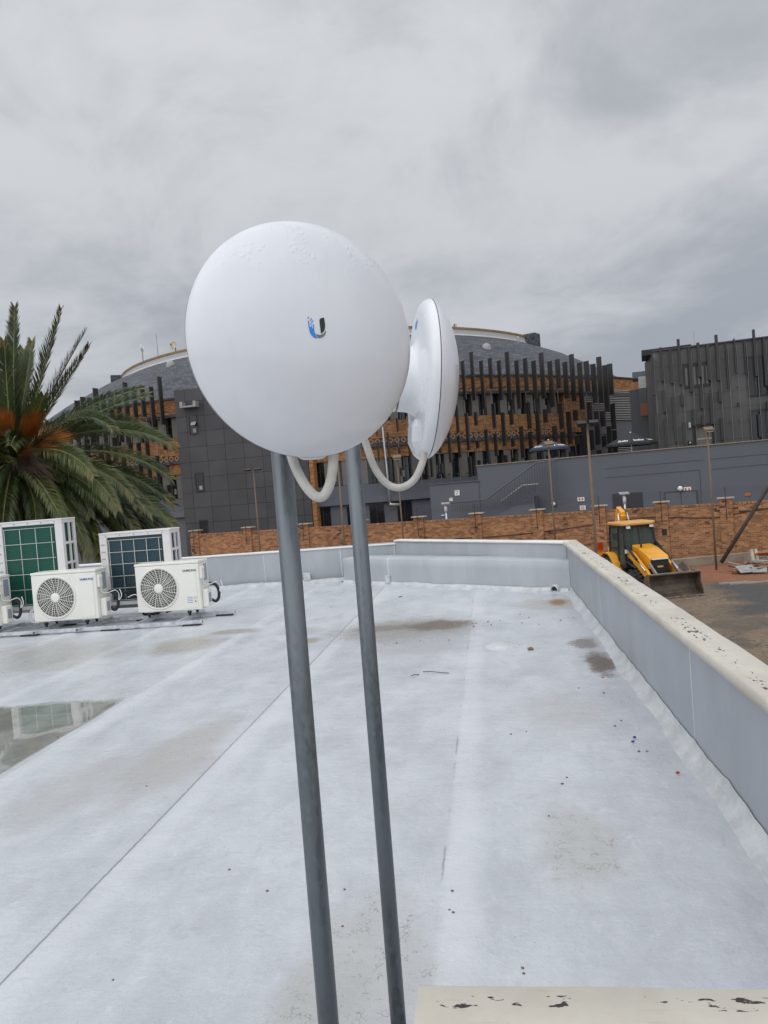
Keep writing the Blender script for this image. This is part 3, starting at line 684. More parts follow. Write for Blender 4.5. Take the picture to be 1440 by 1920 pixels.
def dish(name, label, P, C, az, emblem_front, el=0.0):
    C = V(C); n = V((math.sin(az)*math.cos(el), math.cos(az)*math.cos(el), math.sin(el))); rt = V((0, 0, 1)).cross(n).normalized(); up = n.cross(rt)      # rt: to the right when seen from the front
    Mx = Matrix(((rt.x, up.x, n.x, C.x), (rt.y, up.y, n.y, C.y), (rt.z, up.z, n.z, C.z), (0, 0, 0, 1)))
    t = thing(name, label, 'antenna', tuple(C))
    t.location = C
    k = MB(); k.lathe(prof_front, Mx, 96); k.build('radome', M['radome'], t, weld=True)
    k = MB(); k.lathe(prof_back, Mx, 96); k.build('back_shell', M['white_plastic'], t)
    k = MB(); k.lathe([(.2095, -.0038), (.2083, -.0045), (.2083, -.006), (.2095, -.0067)], Mx, 96); k.build('seam', M['gasket'], t)
    k = MB(); k.lathe([(.0839, -.0862), (.082, -.0875), (.082, -.0895), (.0841, -.091)], Mx, 64); k.build('seam', M['gasket'], t)
    # mount housing tapering to the pole clamp
    k = MB(); k.lathe([(.0845, -.0908), (.0845, -.112), (.080, -.122), (.062, -.128), (.0003, -.13)], Mx, 64)
    k.build('mount_housing', M['white_plastic'], t)
    dP = (P-V((C.x, C.y, 0))); k = MB()
    zc = C.z-.02
    a = C-n*.108; k.bar((a.x, a.y, zc), (P.x, P.y, zc), .055, .10); k.cyl((P.x, P.y, zc-.06), (P.x, P.y, zc+.06), .030, n=24); k.build('pole_clamp', M['white_plastic'], t, bevel=.006)
    k = MB()
    for zz in (-.04, .04): k.lathe([(.0305, zz-.006), (.0325, zz-.006), (.0325, zz+.006), (.0305, zz+.006)], Matrix.Translation((P.x, P.y, zc)), 24)
    k.build('clamp_bands', M['galv_light'], t)
    # cable door bulge at the lower back
    k = MB(); pts = []
    for (zz, t0, t1, w) in ((-.105, -.042, -.02, .05), (-.125, -.050, -.02, .055), (-.165, -.050, -.02, .05), (-.198, -.036, -.012, .038), (-.213, -.020, -.006, .022)):
        pts.append([Mx @ V((-w, zz, t1)), Mx @ V((-w*.8, zz, t0)), Mx @ V((w*.8, zz, t0)), Mx @ V((w, zz, t1))])
    vs = [p for rr in pts for p in rr]; fs = [[i*4+j, i*4+j+1, (i+1)*4+j+1, (i+1)*4+j] for i in range(4) for j in range(3)]+[[0, 1, 2, 3], [16, 17, 18, 19]]+[[i*4, i*4+3, (i+1)*4+3, (i+1)*4] for i in range(4)]
    k.add(vs, fs, 0, False); k.build('cable_door', M['white_plastic'], t, bevel=.006)
    def put(pts, mat, scale=1.0, off=(0, 0)):
        k = MB(); k.add([Mx @ V((px, py, front_t(math.hypot(px, py))+.0007)) for px, py in pts], [list(range(len(pts)))]); return k
    def emb(groups, mat, front=True):
        k = MB()
        for g_ in groups:
            if front: vs = [Mx @ V((p[0], p[1], front_t(math.hypot(p[0], p[1]))+.0008)) for p in g_]
            else: vs = [Mx @ V((p[0], p[1], -.0338-.0022)) for p in g_]
            k.add(vs, [list(range(len(vs)))])
        k.build('emblem', mat, t)
    if emblem_front:
        # emblem outlined in millimetres about its own centre (read from the photograph)
        def L(pts, cx=770, cy=645, s=14.4, px2m=.000946, sh=.078):
            o = []
            for a, b_ in pts:
                X = (a-cx)/s*px2m; Y = -(b_-cy)/s*px2m; o.append((X*1.02+sh*Y-.0045, Y+.0035))
            return o
        def sq(a, b_, h=18): return L([(a-h, b_-h), (a+h, b_-h), (a+h, b_+h), (a-h, b_+h)])
        blue = [L([(530, 465), (562, 462), (582, 622), (605, 620), (612, 590), (634, 592), (640, 655), (664, 655), (660, 552), (688, 552), (697, 700), (722, 790), (748, 850), (790, 908), (735, 903), (680, 880), (625, 830), (580, 750), (562, 670)]),
                sq(541, 387), sq(628, 415, 15), sq(604, 446, 15), sq(663, 464, 15), sq(638, 496, 16), sq(617, 545, 15)]
        emb(blue, M['logo_blue'])
        emb([L([(838, 440), (862, 400), (905, 380), (965, 374), (990, 540), (990, 630), (965, 710), (925, 755), (876, 790)])], M['logo_black'])
        emb([L([(735, 797), (800, 815), (870, 820), (930, 795), (975, 750), (1003, 695), (1010, 750), (985, 820), (940, 865), (880, 895), (815, 905), (775, 860)])], M['logo_grey'])
    else:
        h = .155
        emb([[(.004, h), (.016, h-.012), (.004, h-.024), (-.008, h-.012)], [(-.012, h+.004), (-.004, h-.004), (-.012, h-.012), (-.02, h-.004)]], M['logo_blue'], False)
        emb([[(-.02+i*.011, h-.058), (-.013+i*.011, h-.058), (-.013+i*.011, h-.044+.004*(i % 2)), (-.02+i*.011, h-.044)] for i in range(4)], M['logo_grey'], False)
    return t
C1 = at(573, 636, 1.362); C2 = at(804, 713.5, 2.04)
dish('dish_antenna', 'large round white dish antenna facing the camera with a blue and black U emblem', P1, C1, R_(147.5), True)
dish('dish_antenna', 'white dish antenna seen edge on, pointing right, behind the front dish', P2, C2, R_(76), False, R_(-5.0))
def spline(pts, n=40):
    pts = [V(p) for p in pts]; P = [pts[0]*2-pts[1]]+pts+[pts[-1]*2-pts[-2]]; o = []
    for i in range(1, len(P)-2):
        for k in range(n//(len(pts)-1)+1):
            t = k/(n//(len(pts)-1)+1); a, b_, c, d = P[i-1:i+3]
            o.append(.5*((2*b_)+(c-a)*t+(2*a-5*b_+4*c-d)*t*t+(3*b_-a-3*c+d)*t**3))
    o.append(pts[-1]); return o
k = MB(); k.tube(spline([at(*p) for p in ((538, 800, 1.45), (547, 856, 1.43), (566, 900, 1.42), (588, 928, 1.41), (606, 930, 1.41), (619, 905, 1.41), (625, 865, 1.41), (624, 835, 1.405))]), .0092, 12)
tag(k.build('cable_loop', M['conduit']), 'dirty white cable looping below the front facing dish', 'cable')
k = MB(); k.tube(spline([at(*p) for p in ((676, 800, 1.93), (688, 838, 1.95), (704, 880, 1.97), (727, 908, 1.98), (752, 914, 1.98), (776, 900, 1.98), (791, 870, 1.98), (796, 845, 1.985))]), .0093, 12)
tag(k.build('cable_loop', M['conduit']), 'white cable hanging in a loop from pole to the edge on dish', 'cable')

# ------------------------------------------------------------------ air conditioners
def small_ac(loc, rz, label, group):
    t = thing('condenser_unit', label, 'air conditioner', loc, rz, group)
    w, d, h = .88, .31, .638; X = lambda k, n, m, **a: k.build(n, m, t, local=True, **a)
    k = MB(); k.span(-w/2, w/2, 0, d, 0, h-.035); X(k, 'casing', M['ac_cream'], bevel=.012, seg=3)
    k = MB(); k.span(-w/2-.004, w/2+.004, -.004, d+.004, h-.033, h); X(k, 'lid', M['ac_cream'], bevel=.008)
    fx, fz, fr = -.125, .305, .262
    My = Matrix(((1, 0, 0, fx), (0, 0, -1, 0), (0, 1, 0, fz), (0, 0, 0, 1)))   # local z -> -y (out of the front)
    k = MB(); k.lathe([(fr+.016, .0015), (fr+.014, .008), (fr+.004, .012), (fr-.004, .008), (fr-.008, .002)], My, 56); X(k, 'fan_ring', M['ac_cream'])
    k = MB(); k.lathe([(fr-.006, .0022), (.0005, .0022)], My, 48); X(k, 'fan_opening_shade', M['void_shade'])  # flat dark disc on the casing, painting the shaded fan cavity
    k = MB()
    for a in range(3):
        a0 = a*2*math.pi/3+.5; pts = []
        for (r, da) in ((.05, 0), (.14, -.1), (.22, .05), (.225, .75), (.14, .8), (.05, .5)): pts.append(My @ V((r*math.cos(a0+da), r*math.sin(a0+da), .0035)))
        k.poly(pts)
    X(k, 'fan_blades', pmc('fan_blade', (.10, .10, .105)))
    k = MB()
    for i in range(9):
        r = .064+(fr-.078)*i/8; k.lathe([(r-.0022, .006), (r-.0022, .009), (r+.0022, .009), (r+.0022, .006)], My, 48)
    for i in range(32):
        a0 = 2*math.pi*i/32; long_ = i % 2 == 0
        r1 = .05 if long_ else .125
        p = [My @ V((r*math.cos(a0+sw), r*math.sin(a0+sw), .0085)) for r, sw in ((r1, .0), ((r1+fr)/2, .05), (fr, .13))]
        k.bar(p[0], p[1], .0065 if long_ else .0035, .004, up=(0, 1, 0)); k.bar(p[1], p[2], .0065 if long_ else .0035, .004, up=(0, 1, 0))
    X(k, 'fan_guard', M['ac_cream'])
    k = MB(); k.lathe([(.058, .006), (.056, .013), (.05, .015), (.0005, .016)], My, 32); X(k, 'fan_hub', M['ac_cream'])
    k = MB(); k.span(.225, .40, -.0065, 0.0, .03, .55); X(k, 'front_panel', M['ac_cream'], bevel=.006)
    k = MB(); add_text(k, 'SAMSUNG', .040, Matrix.Translation((.317, -.0078, .515)) @ Matrix.Rotation(R_(90), 4, 'X')); X(k, 'lettering', M['samsung_blue'])
    k = MB(); k.span(w/2, w/2+.035, .02, .11, .40, .56); k.span(w/2+.03, w/2+.045, .03, .10, .52, .55); X(k, 'terminal_cover', M['ac_cream'], bevel=.008)
    k = MB(); k.span(w/2, w/2+.075, .06, .20, .02, .25); X(k, 'valve_cover', M['ac_cream'], bevel=.012)
    k = MB(); k.span(w/2+.0752, w/2+.0762, .09, .17, .08, .20); X(k, 'data_plate', pmc('data_plate', (.28, .32, .38))); k = MB(); k.span(w/2-.0012, w/2+.0012, .16, .27, .36, .58); X(k, 'data_plate', pmc('data_plate', (.28, .32, .38)))
    for fx_ in (-.30, .26):
        for fy in (.03, .28):
            k = MB(); k.cyl((fx_, fy, -.045), (fx_, fy, -.004), .026, n=14); k.cyl((fx_, fy, -.07), (fx_, fy, -.045), .017, n=10); X(k, 'rubber_foot', M['rubber'])
    for fx_ in (-.30, .26):
        k = MB(); k.span(fx_-.06, fx_+.06, .01, .30, -.0045, 0); X(k, 'foot_bracket', M['ac_cream'])
    k = MB(); k.tube(spline([(w/2+.05, .22, .10), (w/2+.11, .23, .07), (w/2+.15, .24, .12), (w/2+.15, .25, .22), (w/2+.10, .26, .29), (w/2+.03, .26, .31)], 24), .020, 8); X(k, 'insulated_pipe', M['rubber'])
    k = MB(); k.tube(spline([(w/2+.02, .07, .41), (w/2+.03, .075, .33), (w/2+.08, .14, .31), (w/2+.15, .2, .33), (w/2+.17, .25, .27), (w/2+.19, .2, .2), (w/2+.23, .2, .26), (w/2+.20, .22, .34)], 36), .006, 6); X(k, 'cable', M['white_cable'])
    return t
AZ = .14
acR = small_ac((-4.20, 9.49, AZ), R_(-1.5), 'cream fan condenser with a yellow warning sticker on its front, rightmost of its row', 'small fan condensers in the front row')
acM = copy_tree(acR); acM.location = (-5.475, 9.21, AZ); acM.rotation_euler = (0, 0, R_(1.5)); acM['label'] = 'cream fan condenser in front of the green coil unit, with blue lettering and no sticker'
acL = copy_tree(acR); acL.location = (-6.735, 9.02, AZ); acL.rotation_euler = (0, 0, R_(1.0)); acL['label'] = 'cream condenser cut off by the left frame edge, only its side boxes in view'
for ch in acR.children:
    if ch.name.startswith('lettering'):
        ch.material_slots[0].link = 'OBJECT'; ch.material_slots[0].material = M['print_dark']
k = MB(); k.span(.255, .40, -.0085, -.0072, .075, .19)
k.build('warning_sticker', M['sticker'], acR, local=True)
st = acR.children[-1]
k = MB(); k.poly([(.352, -.0092, .10), (.392, -.0092, .10), (.372, -.0092, .142)]); WM[st.name] = WM[acR.name]
for s_ in acR.children:
    if s_.name.startswith('warning_sticker'): stick = s_
k.build('warning_triangle', M['sign_yellow'], stick, local=True)
k = MB()
for i in range(4): k.span(.263, .335, -.0090, -.0086, .165-i*.022, .170-i*.022)
for i in range(2): k.span(.345, .392, -.0090, -.0086, .165-i*.012, .168-i*.012)
k.poly([(.369, -.0094, .108), (.375, -.0094, .108), (.375, -.0094, .128), (.369, -.0094, .128)])
k.build('sticker_print', M['print_dark'], stick, local=True)

def big_ac(loc, rz, w, h, coil, label, rows, cols):
    t = thing('condenser_unit', label, 'air conditioner', loc, rz, 'tall condensers in the back row'); d = .36
    X = lambda k, n, m, **a: k.build(n, m, t, local=True, **a)
    cw = .075; rw = .105
    k = MB()
    k.span(-w/2, w/2, 0.0, d, h-.045, h); k.span(-w/2, w/2, 0, d, 0, .05)            # top pan, base pan
    k.span(-w/2, -w/2+cw+.03, 0, d, .05, h-.045)                                          # left column
    k.span(w/2-rw, w/2, 0, .03, .05, h-.045); k.span(w/2-.03, w/2, .03, .07, .05, h-.045); k.span(w/2-.03, w/2, d-.06, d, .05, h-.045)
    k.span(w/2-.03, w/2, .185, .215, .05, h-.045)
    for i in range(1, 4): z = .05+(h-.095)*i/4; k.span(w/2-.029, w/2-.001, .07, d-.06, z-.018, z+.018)
    X(k, 'frame', M['ac_grey'], bevel=.006)
    k = MB(); k.span(-w/2-.006, w/2+.006, -.006, d+.006, h-.001, h+.02); X(k, 'lid', M['ac_grey'], bevel=.008)
    k = MB(); k.span(-w/2+cw+.03, w/2-rw, .035, .07, .05, h-.045); k.span(w/2-.06, w/2-.035, .07, d-.03, .05, h-.045)
    nb = int((h-.1)/.021)
    for i in range(nb): z = .055+i*(h-.11)/nb; k.span(-w/2+cw+.03, w/2-rw-.002, .028, .036, z, z+.012)
    X(k, 'coil', coil)
    k = MB(); xa, xb, za, zb = -w/2+cw+.06, w/2-rw-.05, .07, h-.085
    for i in range(cols+1): x = xa+(xb-xa)*i/cols; k.cyl((x, -.004, za), (x, -.004, zb), .0036, n=6)
    for i in range(rows+1): z = za+(zb-za)*i/rows; k.cyl((xa-.04, -.010, z), (xb+.04, -.010, z), .0036, n=6)
    X(k, 'wire_guard', M['wire'])
    k = MB()
    for i in range(5): z = h*.45+i*h*.1; k.span(-w/2+.02, -w/2+.075, -.004, 0.0, z, z+.014)
    X(k, 'louvre_slots', pmc('slot_shadow', (.36, .35, .34)))
    k = MB()
    for i in range(5): k.cyl((-w/2+.1+i*(w-.2)/4, -.008, h-.02), (-w/2+.1+i*(w-.2)/4, 0, h-.02), .006, n=8)
    X(k, 'screws', M['galv'])
    return t
q = at(66, 1140, 10.25); big_ac((q.x, q.y, .27), R_(2), .95, 1.17, M['coil_green'], 'tall condenser with a bright green coil behind a wire guard', 5, 3)
q = at(263, 1140, 10.3); big_ac((q.x, q.y, .23), R_(1), .99, .96, M['coil_blue'], 'tall condenser with a slate blue coil, between the palm and the stickered unit', 5, 4)
# rails and pads
def rail(a, b_, w, h, label, cat='rail', mat='galv_light'):
    a, b_ = V(a), V(b_); d = (b_-a).normalized(); s = V((d.y, -d.x, 0)); k = MB(); t = .004
    t_ = thing('mounting_rail', label, cat, tuple(a), group='steel channel rails under the condensers')
    k.bar(a+V((0, 0, t/2)), b_+V((0, 0, t/2)), w, t)
    for sg in (-1, 1): k.bar(a+s*sg*(w/2-t/2)+V((0, 0, h/2+t/2)), b_+s*sg*(w/2-t/2)+V((0, 0, h/2+t/2)), t, h-t*1.1); k.bar(a+s*sg*(w/2-.008)+V((0, 0, h)), b_+s*sg*(w/2-.008)+V((0, 0, h)), .0155, t)
    k.build('channel', M[mat], t_)
    n = max(2, int((b_-a).length/1.1))
    for i in range(n+1):
        p = a+(b_-a)*((i+.12)/(n+.25)); k = MB(); k.box((p.x, p.y, a.z-.009), (w+.06, .12, .016) if abs(d.y) > .5 else (.22, w+.05, .016)); k.build('rubber_pad', M['rubber'], t_)
rail((-9.2, 8.90, .02), (-3.62, 9.12, .02), .041, .041, 'long steel channel along the front of the condensers on the roof')
rail((-9.2, 9.62, .02), (-3.42, 9.78, .02), .041, .041, 'long steel channel under the back edge of the small condensers')
RZ = .07
for xx, yy, lb in ((-4.50, 9.05, 'short cross channel under the left foot of the stickered condenser'), (-3.94, 9.05, 'short cross channel under the right foot of the stickered condenser'),
               (-5.78, 8.90, 'short cross channel under the left foot of the blue lettered condenser'), (-5.21, 8.92, 'short cross channel under the right foot of the blue lettered condenser'), (-6.47, 8.86, 'short cross channel under the condenser at the left frame edge')):
    t_ = thing('mounting_rail', lb, 'rail', (xx, yy, .041), group='steel channel rails under the condensers')
    k = MB(); k.bar((xx, yy+.05, .0655), (xx, yy+.95, .0655), .041, .004)
    for sg in (-1, 1): k.bar((xx+sg*.0185, yy+.05, .0655-.0205), (xx+sg*.0185, yy+.95, .0655-.0205), .004, .036)
    k.build('channel', M['galv_light'], t_)
for xa, xb, zc, lb in ((-7.75, -6.35, .25, 'grey steel support beam under the green coil condenser'), (-6.1, -4.75, .21, 'grey steel support beam under the slate coil condenser')):
    t_ = thing('support_beam', lb, 'beam', (xa, 10.2, 0), group='support beams under the tall condensers')
    yy = 10.22 if xa < -6.5 else 10.40
    k = MB(); k.span(xa, xb, yy-.03, yy+.06, zc-.11, zc); k.build('beam', M['beam_grey'], t_)
    for x in (xa+.12, xb-.12): k = MB(); k.span(x-.05, x+.05, yy-.04, yy+.07, 0, zc-.112); k.build('leg', M['beam_grey'], t_)
for i, (x, y, dx_) in enumerate(((-6.0, 9.75, .0), (-4.82, 9.85, .1))):
    k = MB(); k.tube(spline([(x-.02, y-.3, .42), (x+.05, y-.2, .40), (x+.10, y, .22), (x+.04, y+.12, .06), (x+.22, y+.3, .03), (x+.45, y+.5, .1)], 30), .024, 8)
    tag(k.build('insulated_pipe', M['rubber']), ('black lagged pipe hanging between the left frame edge condenser and the next one', 'black lagged pipe hanging beside the blue lettered condenser')[i], 'pipe', 'lagged pipes between condensers')
for i, (x, y) in enumerate(((-5.98, 9.35), (-4.74, 9.55))):
    pts = [(x+.10*math.cos(a*1.0)*(.6+.05*a), y, .20+.09*math.sin(a*1.0)) for a in [j*.45 for j in range(34)]]
    if i == 1: pts = [(x-.05, y, .35), (x+.05, y, .38), (x+.12, y, .33), (x+.15, y, .24), (x+.10, y, .22), (x+.13, y, .36), (x+.2, y+.1, .43), (x+.40, y+.3, .38)]
    k = MB(); k.tube(spline(pts, 60), .0065, 6)
    tag(k.build('cable_coil', M['white_cable']), ('coiled white cable hanging between the two leftmost small condensers', 'white cable curling up between the blue lettered and stickered condensers')[i], 'cable')

# ------------------------------------------------------------------ brick boundary wall
WA, WB = V((-21.11, 52.4, 0)), V((14.3, 41.9, 0)); wd_ = (WB-WA).normalized(); wn = V((wd_.y, -wd_.x, 0))   # wn points to the camera side
wn = wn if wn.y < 0 else -wn
bw = thing('boundary_wall', 'long orange brick boundary wall with capped pillars behind the digger', 'wall', (WA.x, WA.y, GZ))
WB2 = WA+wd_*52; WT = -.6
k = MB(); n = 26
a, c = WA, WB2; wallpts = [a+wn*.11, c+wn*.11, c-wn*.11, a-wn*.11]
k.hexa([V((p.x, p.y, GZ-.2)) for p in wallpts]+[V((p.x, p.y, WT-.10)) for p in wallpts]); k.build('wall', M['brick_wall'], bw, uv='wall')
M['soldier'] = brick('soldier_course', (.37, .17, .07), (.26, .11, .05), (.24, .16, .1), .086, .40, .014, offset=0, var=.35)
k = MB(); wp = [a+wn*.13, c+wn*.13, c-wn*.13, a-wn*.13]; k.hexa([V((p.x, p.y, WT-.10)) for p in wp]+[V((p.x, p.y, WT)) for p in wp]); k.build('soldier_course', M['soldier'], bw, uv='wall')
pil = [364, 463, 570, 676, 785, 893, 1008, 1125, 1241, 1362, 1500]
wang = math.atan2(wd_.y, wd_.x)
for px in pil:
    q = onpl(px, 960, tuple(WA), tuple(WB)); k = MB(); k.box((q.x, q.y, (GZ-.2+WT+.22)/2), (.62, .40, WT+.22-GZ+.2), wang); p_ = k.build('pillar', M['brick_wall'], bw, uv='wall')
    k = MB(); k.box((q.x, q.y, WT+.255), (.86, .60, .07), wang); k.build('cap', M['cap_stone'], p_, bevel=.015)
    k = MB(); k.cyl((q.x+wn.x*.33, q.y+wn.y*.33, WT-.9), (q.x+wn.x*.33, q.y+wn.y*.33, WT+.85), .018, n=6); k.build('fence_rod', M['black_metal'], p_)
k = MB()
for i in range(5):
    z = WT+.42+i*.09; k.cyl(tuple(WA+wn*.33+V((0, 0, z))), tuple(WB2+wn*.33+V((0, 0, z))), .0035, n=4)
k.build('fence_wires', M['black_metal'], bw)
# loose black cable along the wall
k = MB(); pts = []
for px, py in ((380, 1041), (480, 1036), (600, 1027), (720, 1020), (850, 1010), (960, 1003), (1090, 987), (1150, 977), (1215, 970), (1270, 970), (1340, 970), (1400, 959), (1450, 951)):
    q = onpl(px, py, tuple(WA), tuple(WB)); pts.append(q+wn*.15)
k.tube(spline(pts, 80), .022, 6); tag(k.build('wall_cable', M['rubber']), 'black cable sagging along the face of the brick boundary wall', 'cable')
k = MB()
ka = onz(1255, 1066, GZ); kb = onz(1400, 1052, GZ); kd = (kb-ka).normalized(); A_ = ka-kd*6; B_ = kb+kd*9
k.bar((A_.x, A_.y, GZ+.22), (B_.x, B_.y, GZ+.22), .25, .46); tag(k.build('low_wall', M['kerb'], bevel=.03), 'low dirty concrete kerb wall at the foot of the brick wall', 'wall')

# ------------------------------------------------------------------ light poles
def light_pole(px, py, D, wpx, head, label, lean=0):
    top = at(px, py, D); t = thing('light_pole', label, 'light pole', (top.x, top.y, GZ), group='brown lamp posts in front of the wall'); r = wpx/1440*D/2*.72
    k = MB(); k.tube([(top.x, top.y, GZ-.1), (top.x, top.y, top.z)], [r*1.15, r*.8], 10); k.build('post', M['pole_brown'], t)
    if head == 'double':
        for s in (-1, 1):
            k = MB(); k.box((top.x+s*.20, top.y-.12, top.z+.03), (.30, .26, .13), Matrix.Rotation(R_(25), 3, 'X')); k.build('floodlight', M['black_metal'], t)
        k = MB(); k.span(top.x-.38, top.x+.38, top.y-.02, top.y+.02, top.z-.06, top.z-.01); k.build('bracket', M['pole_brown'], t)
    elif head == 'single':
        k = MB(); k.box((top.x+.02, top.y-.15, top.z+.02), (.42, .32, .12), Matrix.Rotation(R_(30), 3, 'X')); f_ = k.build('floodlight', M['pole_brown'], t)
        k = MB(); k.box((top.x+.02, top.y-.15-.04, top.z-.05), (.34, .25, .02), Matrix.Rotation(R_(30), 3, 'X')); k.build('lens', M['cap_stone'], f_)
    elif head == 'frame':
        k = MB()
        for s in (-1, 1): k.box((top.x+s*.3, top.y-.1, top.z+.05), (.4, .25, .06), Matrix.Rotation(R_(20), 3, 'X'))
        k.build('floodlight', M['black_metal'], t)
        k = MB(); k.span(top.x-.55, top.x+.55, top.y-.02, top.y+.02, top.z-.03, top.z+.01); k.build('bracket', M['pole_brown'], t)
light_pole(475, 882, 42, 3.8, 'frame', 'slim brown lamp post standing in front of the dark panelled block')
light_pole(632, 850, 36, 5.5, 'single', 'brown lamp post seen between the two antenna poles')
light_pole(744, 858, 40, 3.8, 'single', 'slim brown lamp post seen through the right cable loop')
light_pole(1028, 833, 38.5, 4.5, 'single', 'brown lamp post overlapping the nearer dark umbrella on the terrace')
light_pole(1101, 796, 26, 7.5, 'double', 'tallest looking brown lamp post with twin black floodlights, left of the digger')
light_pole(1326, 806, 36.7, 5.0, 'single', 'brown lamp post right of the digger, its lamp before the dark fin clad building')
# leaning timber stay
a = at(1352, 1055, 38.2); c = at(1470, 866, 37.6)
k = MB(); k.tube([a, a.lerp(c, .5), c, a.lerp(c, 1.3)], [.10, .095, .09, .085], 10); tag(k.build('leaning_pole', M['timber_dark']), 'dark timber pole leaning up to the right against the brick wall', 'pole')

# ------------------------------------------------------------------ round main building
CX, CY = -17.388, 94.519
RE = 35.0
def cp_(phi, R, z): a = R_(phi); return V((CX+R*math.sin(a), CY-R*math.cos(a), z))
mbld = thing('round_building', 'big round building with slate cone roof, brick bands and dark vertical fins', 'building', (CX, CY, GZ))
def arcband(name, mat, R, z0, z1, p0, p1, th=.6, step=1.5, uvR=None, label=None):
    k = MB(); n = max(1, int((p1-p0)/step)); vs = []; fs = []
    for i in range(n+1):
        p = p0+(p1-p0)*i/n; vs += [cp_(p, R, z0), cp_(p, R, z1), cp_(p, R-th, z1), cp_(p, R-th, z0)]
    for i in range(n):
        for q in range(4): r = (q+1) % 4; fs.append([i*4+q, i*4+r, (i+1)*4+r, (i+1)*4+q])
    fs += [[0, 1, 2, 3], [n*4+3, n*4+2, n*4+1, n*4]]
    k.add(vs, fs, 0, False)
    uvf = lambda q: (math.atan2(q.x-CX, CY-q.y)*R, q.z+(0 if abs(math.hypot(q.x-CX, q.y-CY)-R) < .05 else .3))
    return k.build(name, mat, mbld, uv=uvf, label=label)
PH0, PH1 = -75, 80
arcband('wall', M['grey_wall'], RE, GZ-.2, 2.05, PH0, PH1, 1.0)
arcband('ledge', M['grey_wall'], RE+.35, .55, 1.0, PH0, 26, .345)
arcband('brick_band', M['brick_band'], RE, 4.05, 5.14, PH0, 47, .9)
fz = MB(); n_ = 80
for i in range(n_):
    p, q = PH0+(47-PH0)*i/n_, PH0+(47-PH0)*(i+1)/n_; fz.add([cp_(p, RE-.06, 5.14), cp_(q, RE-.06, 5.14), cp_(q, RE-.06, 5.62), cp_(p, RE-.06, 5.62)], [[0, 1, 2, 3]], 0)
ph = -34
while ph < 46.5:
    c0 = cp_(ph, RE-.04, 5.38); a = R_(ph); tx = V((math.cos(a), math.sin(a), 0)); h = .20
    cs = [c0+tx*h, c0+V((0, 0, h)), c0-tx*h, c0-V((0, 0, h))]
    for i in range(4): fz.bar(cs[i], cs[(i+1) % 4], .08, .08, 1, up=(math.sin(a), -math.cos(a), 0))
    ph += .86
fz.build('frieze', [M['grey_wall_dark'], pmc('pale_orange_brick', (.42, .23, .11), .8)], mbld)
arcband('brick_band', M['brick_band'], RE, 5.62, 6.97, PH0, 47, .9)
arcband('brick_band', M['brick_band'], RE, 8.98, 10.33, PH0, PH1, .9)
arcband('gutter_ledge', M['grey_wall_dark'], RE+.25, 8.74, 8.975, PH0, PH1, .6)
arcband('ledge', M['grey_wall_dark'], RE+.2, 4.92, 5.135, PH0, 47, .195)
arcband('back_wall', M['win_frame'], RE-.95, 2.05, 8.9, PH0, PH1, .3)
arcband('brick_pier', M['brick_band'], RE-.02, 5.3, 8.735, 44.8, 50.2, .8)
arcband('wall', M['grey_wall'], RE-.03, 2.05, 8.73, 50.2, 80, .85)
# windows with piers
for (z0, z1, pa, pb) in ((7.0, 8.73, -40, 44), (2.07, 4.04, -40, 46)):
    ph = pa; st = 2.3
    k = MB()
    while ph < pb:
        for s in (0, 1):
            pass
        c0 = cp_(ph, RE-.32, (z0+z1)/2); k.box(c0, (.62, .5, z1-z0), R_(ph)); ph += st
    k.build('piers', M['pier'], mbld)
    ph = pa+st/2
    while ph < pb-.5:
        if not (-12 < ph < 7):
            a = R_(ph); c0 = cp_(ph, RE-.62, (z0+z1)/2); Rm = Matrix.Rotation(a, 3, 'Z'); k = MB()
            k.box(c0, (.80, .03, z1-z0-.02), Rm, 1)
            for o in (-.37, 0.02, .37): k.box(c0+Rm @ V((o, -.04, 0)), (.05, .045, z1-z0-.02), Rm, 0)
            for zz in (-(z1-z0)/2+.04, (z1-z0)*.12, (z1-z0)/2-.04): k.box(c0+Rm @ V((0, -.041, zz)), (.78, .04, .05), Rm, 0)
            if random.random() < .25: k.box(c0+Rm @ V((random.choice((-.2, .2)), -.019, -(z1-z0)*.18)), (.2, .005, random.uniform(.4, .7)), Rm, 2)  # pale strips paint reflections and curtains onto some panes
            k.build('window', [M['win_frame'], M['glass'], M['sheet_grey']], mbld)
        ph += st
# ground floor windows
for (xa, ya, xb, yb) in ((592, 952, 622, 990), (650, 950, 668, 985), (692, 946, 722, 982), (744, 940, 774, 975)):
    def cyl_hit(px, py, R):
        v = ray(px, py); ox, oy = CAM.x-CX, CAM.y-CY; A = v.x**2+v.y**2; B = 2*(ox*v.x+oy*v.y); C_ = ox*ox+oy*oy-R*R; t = (-B-math.sqrt(max(0, B*B-4*A*C_)))/(2*A); return CAM+v*t
    p, q = cyl_hit(xa, ya, RE+.02), cyl_hit(xb, yb, RE+.02); mid_ = (p+q)/2; w = math.hypot(q.x-p.x, q.y-p.y); ang = math.atan2(q.y-p.y, q.x-p.x)
    k = MB(); k.box(mid_, (w, .10, abs(p.z-q.z)), ang, 1); k.box(mid_+V((0, -.06, abs(p.z-q.z)/2)), (w+.1, .06, .08), ang, 0); k.box(mid_+V((0, -.055, 0)), (.05, .03, abs(p.z-q.z)-.1), ang, 0)
    k.build('window', [M['win_frame'], M['glass']], mbld)
